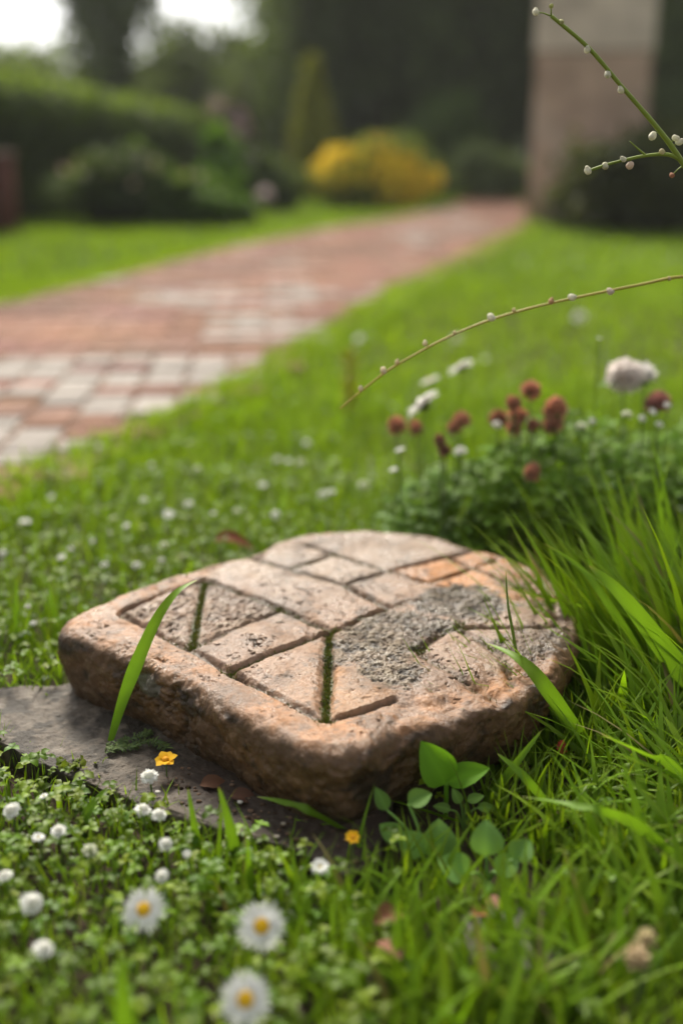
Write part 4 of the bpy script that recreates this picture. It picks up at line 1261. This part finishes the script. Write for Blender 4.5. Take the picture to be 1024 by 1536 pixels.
# dark clover leaf patch under the red clovers: large trifoliate leaves
for (x0, x1, y0, y1, ztop, nn, lab, cc) in ((.13, .40, 1.08, 1.30, .168, 700, 'mound of dark clover leaves under the russet clover heads', [.11, .21, .02]),
                                     (.30, .72, 1.05, 1.40, .165, 900, 'mound of clover leaves under the big white clover head', [.12, .23, .024]),
                                     (.05, .17, 1.09, 1.28, .10, 260, 'mound of pale clover leaves under the sideways daisies', [.12, .22, .04])):
    b = G([(x0 + x1) / 2, (y0 + y1) / 2, 0])
    t = thing('clover_plant', lab, 'clover plant', tuple(b), 'clover leaf mounds behind the slab')
    uu = rng.uniform(-1, 1, (nn, 2))
    dome = np.clip(1 - .75 * (uu ** 2).sum(1) / 1.6, .15, 1) * (1 + .35 * fbm(uu, 1.9, 2))
    zz = ztop * dome * rng.uniform(.12, 1, nn) ** .55
    pts = np.c_[uu[:, 0] * (x1 - x0) / 2, uu[:, 1] * (y1 - y0) / 2, zz]
    gl = []
    a0 = rng.uniform(0, 6.28, nn); cb = shade(nn, cc, .4, .15); sz = rng.uniform(.009, .017, nn)
    for k in range(3):
        a = a0 + k * 2.094
        gl.append(leaves(pts, np.stack([np.cos(a), np.sin(a), rng.uniform(-.4, .3, nn)], -1), np.stack([rng.normal(0, .35, nn), rng.normal(-.25, .35, nn), np.ones(nn)], -1), sz, sz * .8, cb))
    bb = pts.copy(); bb[:, 2] = -.003
    gl.append(blades(bb, zz, np.full(nn, .0016), a0, np.full(nn, .03), np.full(nn, .03), cb * .7, cb, 3))
    kb = 110                                        # long narrow leaves growing up through the round ones
    gb = np.c_[rng.uniform(-.5, .5, (kb, 2)) * G([x1 - x0, y1 - y0]), np.full(kb, -.003)]
    gl.append(blades(gb, rng.uniform(.08, .2, kb) * ztop / .16, rng.uniform(.003, .006, kb), rng.uniform(0, 6.28, kb), rng.uniform(.05, .5, kb), rng.uniform(.2, .9, kb), shade(kb, [.09, .18, .012], .3, .2), shade(kb, [.17, .31, .015], .3, .4), 5))
    obj('foliage', cat(gl), M_LEAF, t)


# ------------------------------------------------------------------ litter
def dead_leaf(px, py, z, L, rz, col, lab):
    b = P(px, py, z)
    g = big_leaf((0, 0, 0), (cos(rz), sin(rz), .15), (rng.normal(0, .3), -.2, 1), L, L * .55, col, .5, .3)
    tag(obj('dead_leaf', g, M_DEAD, loc=tuple(b)), lab, 'dead leaf', 'dead brown leaves around the slab')


dead_leaf(322, 812, .028, .05, .1, (.20, .07, .035), 'red brown dead leaf in the grass behind the slab')
dead_leaf(300, 1178, .013, .026, .1, (.15, .075, .045), 'brown dead leaf on the earth against the slab front face')
dead_leaf(345, 1194, .013, .024, -.2, (.12, .06, .04), 'dark curled dead leaf on the earth, next to the brown one')
dead_leaf(560, 1385, .014, .028, .6, (.22, .10, .06), 'reddish dead leaf in the front grass left of the grey stone')
dead_leaf(705, 1372, .022, .016, .3, (.30, .11, .05), 'orange brown leaf fragment on the small grey stone')
dead_leaf(745, 1362, .024, .016, 2.0, (.25, .13, .09), 'pinkish brown leaf fragment on the small grey stone')
dead_leaf(600, 1440, .02, .03, 2.2, (.20, .09, .06), 'brown dead leaf low in the grass at the bottom')
for k, (px, py, s, lab) in enumerate([(375, 1258, 6, 'white pebble on the earth in front of the slab, rightmost'), (237, 1188, 4.5, 'small white pebble on the flat stone below the yellow flower'), (360, 1203, 4.5, 'white pebble on the earth close to the slab face'), (350, 1250, 4, 'pale pebble left of the rightmost white pebble'),
                                      (415, 1255, 5, 'pale brown pebble on the earth near the slab corner'), (425, 1235, 4, 'small grey pebble above the pale brown pebble')]):
    b = P(px, py, FLAT_H + .002); r = s * depth(b) / FPX
    tag(obj('pebble', ellipsoid((0, 0, 0), (r, r * .8, r * .6), (.55, .52, .47) if 'white' in lab else (.36, .31, .26), 12, 8, .35, 2.0), M_FLAT, loc=tuple(b)), lab, 'pebble', 'pebbles on the bare earth')
nn = 260                                           # crumbs of earth and grit, too many to count
pp = P(rng.uniform(250, 560, nn), rng.uniform(1150, 1340, nn), FLAT_H)
pp = pp[inside(flat_poly, pp[:, :2])]
tag(obj('earth_crumbs', cat([ellipsoid(p_ + G([0, 0, .0005]), G([1, .8, .6]) * rng.uniform(.0006, .0024), G([.10, .065, .045]) * rng.uniform(.5, 2.2), 7, 5, .4, 2) for p_ in pp]), M_SOIL), kind='stuff')


# ------------------------------------------------------------------ background planting
def bush(name, px, base_py, top_py, half_px, lab, col, leaf, nleaf, cat_='shrub', Y=None, shape=1.0, asp=.9, flowers=None, grp=None, up=.8, yel=.15, stem=True):
    b = P(px, base_py, 0) if Y is None else Q(px, base_py, Y)
    b = G([b[0], b[1], 0.0])
    top = Q(px, top_py, b[1])
    H = top[2]; R = half_px * depth(b) / FPX
    t = thing(name, lab, cat_, tuple(b), grp)
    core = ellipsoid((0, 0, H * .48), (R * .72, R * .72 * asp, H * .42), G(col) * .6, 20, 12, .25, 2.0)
    k = max(5, int(nleaf / 220))
    th = rng.uniform(0, 2 * pi, k); uz = rng.uniform(-.9, 1, k)
    rr = np.sqrt(1 - uz ** 2 * .95)
    cl = np.stack([np.cos(th) * rr * R * .78, np.sin(th) * rr * R * .78 * asp, H * .52 + uz * H * .40], -1)
    w = rng.integers(0, k, nleaf)
    cl *= rng.uniform(.82, 1.13, (k, 1))
    pos = cl[w] + rng.normal(0, 1, (nleaf, 3)) * G([R * .18, R * .18, H * .10])
    pos = pos[pos[:, 2] > .02]
    c = shade(len(pos), col, .35, yel) * rng.uniform(.75, 1.25, k)[w][:len(pos), None]
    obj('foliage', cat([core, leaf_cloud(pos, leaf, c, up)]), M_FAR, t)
    if stem:
        obj('stem', tube([(0, 0, -.02), (0, 0, H * .4)], [R * .12, R * .06], 8, (.09, .07, .05)), M_BARK, t)
    if flowers:
        fc, fn, fs, zlo = flowers
        d = unit(rng.normal(0, 1, (fn, 3)) * G([1, 1, 1]) + G([0, -.35, .3]))
        pos = d * G([R * .95, R * .95 * asp, H * .5]) * rng.uniform(.88, 1.04, (fn, 1)) + G([0, 0, H * .5])
        pos = pos * (1 + .16 * fbm(pos, 2.6, 3))[:, None]
        pos = pos[(pos[:, 2] > H * zlo) & (fbm(pos + 11, 3.4, 3) > -.14)]
        g = leaf_cloud(pos, fs, np.tile(G(fc), (len(pos), 1)) * rng.uniform(.75, 1.15, (len(pos), 1)), .3, .9)
        o = obj('flowers', g, M_CLOVER, t)
        o['kind'] = 'stuff'
    return t


# clipped hedge on the left: a long thing with a rounded shoulder
A = G([-3.55, 4.0]); B = G([-1.72, 12.0])
hh0, hh1, hw = 1.10, .82, .5
t = thing('hedge', 'long clipped dark green hedge on the left behind the lawn', 'hedge', (A[0], A[1], 0))
nv = 70
tt = np.linspace(0, 1, nv)
dirh = unit(B - A); nrm2 = G([dirh[1], -dirh[0]])
prof = [(hw, 0), (hw * 1.02, .4), (hw, .78), (hw * .85, .92), (hw * .5, .985), (0, 1.0), (-hw * .5, .985), (-hw * .85, .92), (-hw, .78), (-hw, 0)]
V, C = [], []
for u in tt:
    for (o_, z_) in prof:
        H = hh0 + (hh1 - hh0) * u
        p2 = (B - A) * u + nrm2 * o_ * .93
        V.append([p2[0], p2[1], z_ * H * .97])
V = np.array(V); V += .05 * np.stack([fbm(V, 2.2, 3), fbm(V + 5, 2.2, 3), fbm(V + 9, 2.2, 3)], -1)
m_ = len(prof)
i = np.arange(nv - 1)[:, None] * m_; j = np.arange(m_ - 1)[None]
q = np.stack([i + j, i + m_ + j, i + m_ + j + 1, i + j + 1], -1).reshape(-1, 4)
caps = [np.arange(m_)[None], (np.arange(m_) + (nv - 1) * m_)[None, ::-1]]
obj('dark_core', geo(V, [q] + caps, (.02, .032, .012)), M_FAR, t)  # solid dark block added to stand in for the hedge's dim interior
nl = 26000
u = rng.random(nl); s = rng.random(nl)
pf = np.array(prof)
seg = np.concatenate([[0], np.cumsum(np.linalg.norm(np.diff(pf, axis=0) * G([1, 1.0]), axis=1))]); seg /= seg[-1]
oo = np.interp(s, seg, pf[:, 0]); zz = np.interp(s, seg, pf[:, 1])
H = hh0 + (hh1 - hh0) * u
p2 = (B - A)[None] * u[:, None] + nrm2[None] * (oo * 1.0)[:, None]
pos = np.c_[p2, zz * H] + rng.normal(0, .035, (nl, 3))
pos[:, 2] = np.maximum(pos[:, 2], .02)
c = shade(nl, [.04, .072, .013], .35, .1)  # low leaf colour carries the shade on the hedge face
lit_top = rng.random(nl) < sstep(.86, .98, zz) * .8              # brighter leaf colour paints the lit band along the clipped top
c[lit_top] = shade(lit_top.sum(), [.17, .27, .02], .25, .3)
obj('foliage', leaf_cloud(pos, .055, c, .5), M_FAR, t)

bush('conical_shrub', 470, 300, 92, 42, 'tall narrow clipped conical evergreen beside the yellow bush', [.055, .075, .022], .05, 100, 'conifer')
# reshape: the cone is built on its own
cone = [o for o in bpy.data.objects if o.name == 'conical_shrub'][0]
for ch in list(cone.children):
    bpy.data.objects.remove(ch)
Hc = Q(470, 90, cone.location[1])[2]; Rc = 42 * depth(G(cone.location)) / FPX
nl = 9000
u = rng.random(nl) ** 1.3; a = rng.uniform(0, 2 * pi, nl)
prf = lambda u: Rc * np.minimum(1, .6 + 3 * u) * np.clip(1 - u, 0, 1) ** .72
rr = prf(u) * rng.uniform(.8, 1.05, nl)
pos = np.stack([np.cos(a) * rr, np.sin(a) * rr, u * Hc], -1) + rng.normal(0, .02, (nl, 3))
pos[:, 2] = np.abs(pos[:, 2])
uz = np.linspace(0, 1, 16)
obj('foliage', cat([tube(np.stack([uz * 0, uz * 0, uz * Hc * .97], -1), prf(uz) * .85 + .005, 20, (.03, .04, .014)), leaf_cloud(pos, .05, shade(nl, [.27, .29, .035], .3, .4), .4)]), M_FAR, cone)
obj('stem', tube([(0, 0, -.03), (0, 0, .3)], [.06, .05], 8, (.08, .06, .05)), M_BARK, cone)

bush('yellow_flower_bush', 566, 312, 215, 90, 'rounded bush covered in bright yellow flowers by the far lawn edge', [.13, .19, .03], .06, 4200, 'flowering bush', flowers=((.88, .74, .05), 3200, .066, .10), yel=.2)
bush('round_shrub', 652, 300, 150, 62, 'rounded mid green shrub behind and right of the yellow bush', [.09, .15, .045], .07, 5200, Y=13.0)
bush('grey_leaf_shrub', 738, 302, 222, 66, 'low grey green shrub at the end of the brick path', [.14, .19, .09], .06, 3600, yel=.05)
bush('lime_leaf_plant', 342, 318, 214, 46, 'lime green broad leaved plant in the flower border', [.085, .19, .015], .12, 900, 'plant', yel=.1, up=.2, stem=False)
bush('border_perennial', 185, 338, 236, 92, 'border plant with small pale flowers in front of the dark hedge', [.045, .08, .022], .07, 2600, 'plant', flowers=((.42, .36, .34), 70, .05, .45), stem=False)
bush('border_perennial', 258, 338, 262, 60, 'green border plant in front of the lime leaved plant', [.055, .11, .02], .07, 1800, 'plant', flowers=((.4, .36, .3), 22, .045, .6), stem=False)
bush('border_perennial', 322, 338, 280, 62, 'low bright green border plant at the lawn edge', [.06, .13, .018], .07, 1800, 'plant', stem=False)
bush('border_perennial', 405, 318, 238, 42, 'pale green border plant left of the conical evergreen', [.07, .11, .035], .07, 1600, 'plant', stem=False)
bush('pink_flower_shrub', 345, 290, 138, 34, 'shrub with pale pink blossom past the end of the hedge', [.07, .09, .04], .07, 2200, 'flowering shrub', Y=13.2, flowers=((.7, .5, .52), 420, .07, .55))
bush('dark_shrub', 940, 338, 205, 120, 'dark brownish green shrub at the right foot of the stone pillar', [.055, .068, .03], .07, 5600, yel=.1, Y=6.7)
bush('dark_shrub', 1085, 345, 165, 110, 'dark shrub cut by the right border beyond the pillar', [.06, .075, .03], .08, 4000, yel=.2, Y=7.6)

# pale round flower heads in the border
h = Q(397, 293, 8.4)
t = thing('round_flower_head', 'pale pinkish white round flower head at the lawn edge left of the conical evergreen', 'flower', (h[0], h[1], 0))
obj('stem', tube([(0, 0, 0), (0, 0, h[2])], .006, 6, (.07, .11, .03)), M_STEM, t)
obj('bloom', floret_ball(.055, 60, (.72, .62, .62), .1, .5, .95), M_PETAL, t, loc=(0, 0, h[2]))

# rust-red post at the left border
h = P(8, 350, 0)
t = thing('wooden_post', 'dark rust red wooden post at the left border before the hedge', 'post', (h[0], h[1], 0))
zt = Q(8, 236, h[1])[2]; w_ = 34 * depth(h) / FPX
obj('shaft', box((0, 0, zt / 2 - .05), (w_, w_, zt + .08), (.085, .025, .017), .012), M_WOOD, t)
obj('cap', box((0, 0, zt + .012), (w_ * 1.2, w_ * 1.2, .035), (.10, .032, .02), .008), M_WOOD, t)

# stone pillar
h = P(891, 338, 0)
Wp = 168 * depth(h) / FPX
t = thing('stone_pillar', 'square weathered sandstone pillar at the right end of the brick path', 'pillar', (h[0], h[1] + Wp / 2, 0), rot=(0, 0, radians(-13)))


def block(z0, z1, w, col, name, sub=18):
    n_ = sub
    g = []
    ug = np.linspace(-.5, .5, n_); zg = np.linspace(z0, z1, n_)
    U, Z = np.meshgrid(ug, zg, indexing='ij')
    i = np.arange(n_ - 1)[:, None] * n_; j = np.arange(n_ - 1)[None]
    q = np.stack([i + j, i + n_ + j, i + n_ + j + 1, i + j + 1], -1).reshape(-1, 4)
    for k in range(4):
        a = k * pi / 2
        v = np.stack([U.ravel() * w, np.full(U.size, -w / 2), Z.ravel()], -1)
        v = v @ np.array([[cos(a), sin(a), 0], [-sin(a), cos(a), 0], [0, 0, 1]])
        v += unit(v * G([1, 1, 0])) * (.006 * fbm(v, 5, 4))[:, None]
        n1 = fbm(v + 2, 2.6, 4); dg = fbm(np.stack([v[:, 0] + v[:, 2] * .8, v[:, 1], v[:, 2] * .3], -1), 3.2, 3)
        c = np.tile(G(col), (len(v), 1)); c = mixc(c, [.26, .17, .12], sstep(0, .6, n1) * .6); c = mixc(c, [.42, .36, .29], sstep(.2, .6, dg) * .5)
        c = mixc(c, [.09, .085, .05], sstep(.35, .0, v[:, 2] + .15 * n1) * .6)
        g.append(geo(v, q, c))
    g.append(geo([[-w / 2, -w / 2, z1], [w / 2, -w / 2, z1], [w / 2, w / 2, z1], [-w / 2, w / 2, z1]], np.array([[0, 1, 2, 3]]), col))
    g.append(geo([[-w / 2, -w / 2, z0], [w / 2, -w / 2, z0], [w / 2, w / 2, z0], [-w / 2, w / 2, z0]], np.array([[3, 2, 1, 0]]), col))
    return obj(name, cat(g), M_PILLAR, t, smooth=False)


zj = Q(880, 76, h[1])[2]
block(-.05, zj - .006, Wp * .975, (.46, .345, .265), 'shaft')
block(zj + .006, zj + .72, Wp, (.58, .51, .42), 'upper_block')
obj('mortar_joint', box((0, 0, zj), (Wp * .95, Wp * .95, .03), (.12, .10, .08)), M_PILLAR, t)
obj('cap_stone', box((0, 0, zj + .72 + .06), (Wp * 1.18, Wp * 1.18, .12), (.34, .29, .23), .02), M_PILLAR, t)


# ------------------------------------------------------------------ trees behind
def tree(px, Y, zb, top, R, lab, col=(.105, .15, .06), nleaf=5200, name='woodland_tree', leaf=.13, k=26, trunk=.16):
    b = Q(px, 260, Y); b = G([b[0], b[1], 0.])
    t = thing(name, lab, 'tree', tuple(b), 'dark trees behind the garden')
    cz, rz = (zb + top) / 2, (top - zb) / 2
    d = unit(rng.normal(0, 1, (k, 3))) * rng.uniform(.25, .92, (k, 1)) ** .6
    cl = d * G([R, R, rz]) + G([0, 0, cz])
    w = rng.integers(0, k, nleaf)
    pos = cl[w] + rng.normal(0, 1, (nleaf, 3)) * G([R * .2, R * .2, rz * .16])
    pos[:, 2] = np.maximum(pos[:, 2], .05)
    c = shade(nleaf, col, .3, .08) * rng.uniform(.7, 1.3, k)[w][:, None]
    obj('crown', leaf_cloud(pos, leaf, c, .5, .6), M_FAR, t)
    g = [tube(crom([(0, 0, -.05), (.05, .02, cz * .5), (0, 0, cz), (.05, 0, top * .93)], 5), np.linspace(trunk, trunk * .25, 16), 9, (.075, .06, .048))]
    for c_ in cl[:12]:
        z_ = max(.3, c_[2] * .6)
        g.append(tube(crom([(0, 0, z_), tuple(c_ * G([.5, .5, .0]) + G([0, 0, (z_ + c_[2]) / 2 + .1])), tuple(c_)], 4), np.linspace(trunk * .4, .02, 9), 6, (.075, .06, .048)))
    obj('trunk', cat(g), M_BARK, t)


T = [(530, 18.5, .1, 2.5, 1.5, 'low dark tree behind the yellow bush'), (660, 18.5, .1, 2.3, 1.4, 'low dark tree behind the round shrub'), (405, 18.5, .1, 2.4, 1.2, 'low dark tree left of the conical evergreen'), (1010, 17.5, .1, 2.6, 1.6, 'low dark tree right of the pillar'), (-60, 17, .3, 2.0, 1.7, 'low dark tree at the far left under the bright sky'), (70, 18, .2, 2.15, 1.5, 'low dark tree behind the hedge, below the left sky gap'),
     (190, 16, .2, 5.2, .72, 'narrow dark tree between the two sky gaps'), (320, 17, .2, 2.35, 1.2, 'low tree below the second sky gap'),
     (455, 15.5, .2, 5.6, 1.0, 'dark tree just right of the second sky gap'), (560, 17, .2, 6.2, 1.6, 'dense tree behind the yellow bush'),
     (690, 15.5, .2, 5.8, 1.4, 'dense dark tree behind the round shrub'), (800, 17, .2, 6.2, 1.6, 'tall dark tree behind the left side of the pillar'),
     (960, 15, .2, 6, 1.6, 'tall dark tree right of the pillar'), (1130, 14, .2, 5.8, 1.7, 'dark tree beyond the right border of the picture'),
     (620, 21, .3, 6.5, 2.0, 'far dense tree filling the gap between two nearer ones'), (470, 20, .3, 6.4, 1.1, 'far tree behind the conical evergreen'), (880, 21, .3, 7, 2.2, 'far tall tree behind the pillar'),
     (-20, 23, .3, 2.3, 2.6, 'far low tree in the left background'), (340, 23, .3, 2.45, 1.9, 'far low tree under the second sky gap'), (1060, 21, .3, 6.5, 2.2, 'far tree in the right background'), (1300, 17, .3, 6, 2, 'far right tree outside the picture edge'), (745, 22, .3, 6.8, 1.6, 'far dark tree left of the pillar')]
for px, Y, zb, top, R, lab in T:
    nl_ = int(4200 + 3600 * R * (top - zb) / 8)
    tree(px, Y, zb, top, R, lab, nleaf=int(nl_ * (.33 if 'between' in lab and px == 195 else 1)))
# ------------------------------------------------------------------ the soft air over the far garden
hz = bpy.data.meshes.new('haze')
hv = [(x, y, z) for z in (-1.2, 9.5) for (x, y) in ((-24, -4), (24, -4), (24, 34), (-24, 34))]
hz.from_pydata(hv, [], [(0, 3, 2, 1), (4, 5, 6, 7), (0, 1, 5, 4), (1, 2, 6, 5), (2, 3, 7, 6), (3, 0, 4, 7)])
ho = bpy.data.objects.new('haze', hz); COL.objects.link(ho); tag(ho, kind='stuff')
hm = bpy.data.materials.new('haze_air'); hm.use_nodes = True
hn = hm.node_tree; hn.nodes.remove(hn.nodes['Principled BSDF'])
pv_ = hn.nodes.new('ShaderNodeVolumePrincipled'); pv_.inputs['Color'].default_value = (.93, .95, .90, 1); pv_.inputs['Density'].default_value = .0025
hn.links.new(pv_.outputs[0], hn.nodes['Material Output'].inputs['Volume'])
hz.materials.append(hm)
print('objects', len(bpy.data.objects), 'verts', sum(len(m.vertices) for m in bpy.data.meshes))
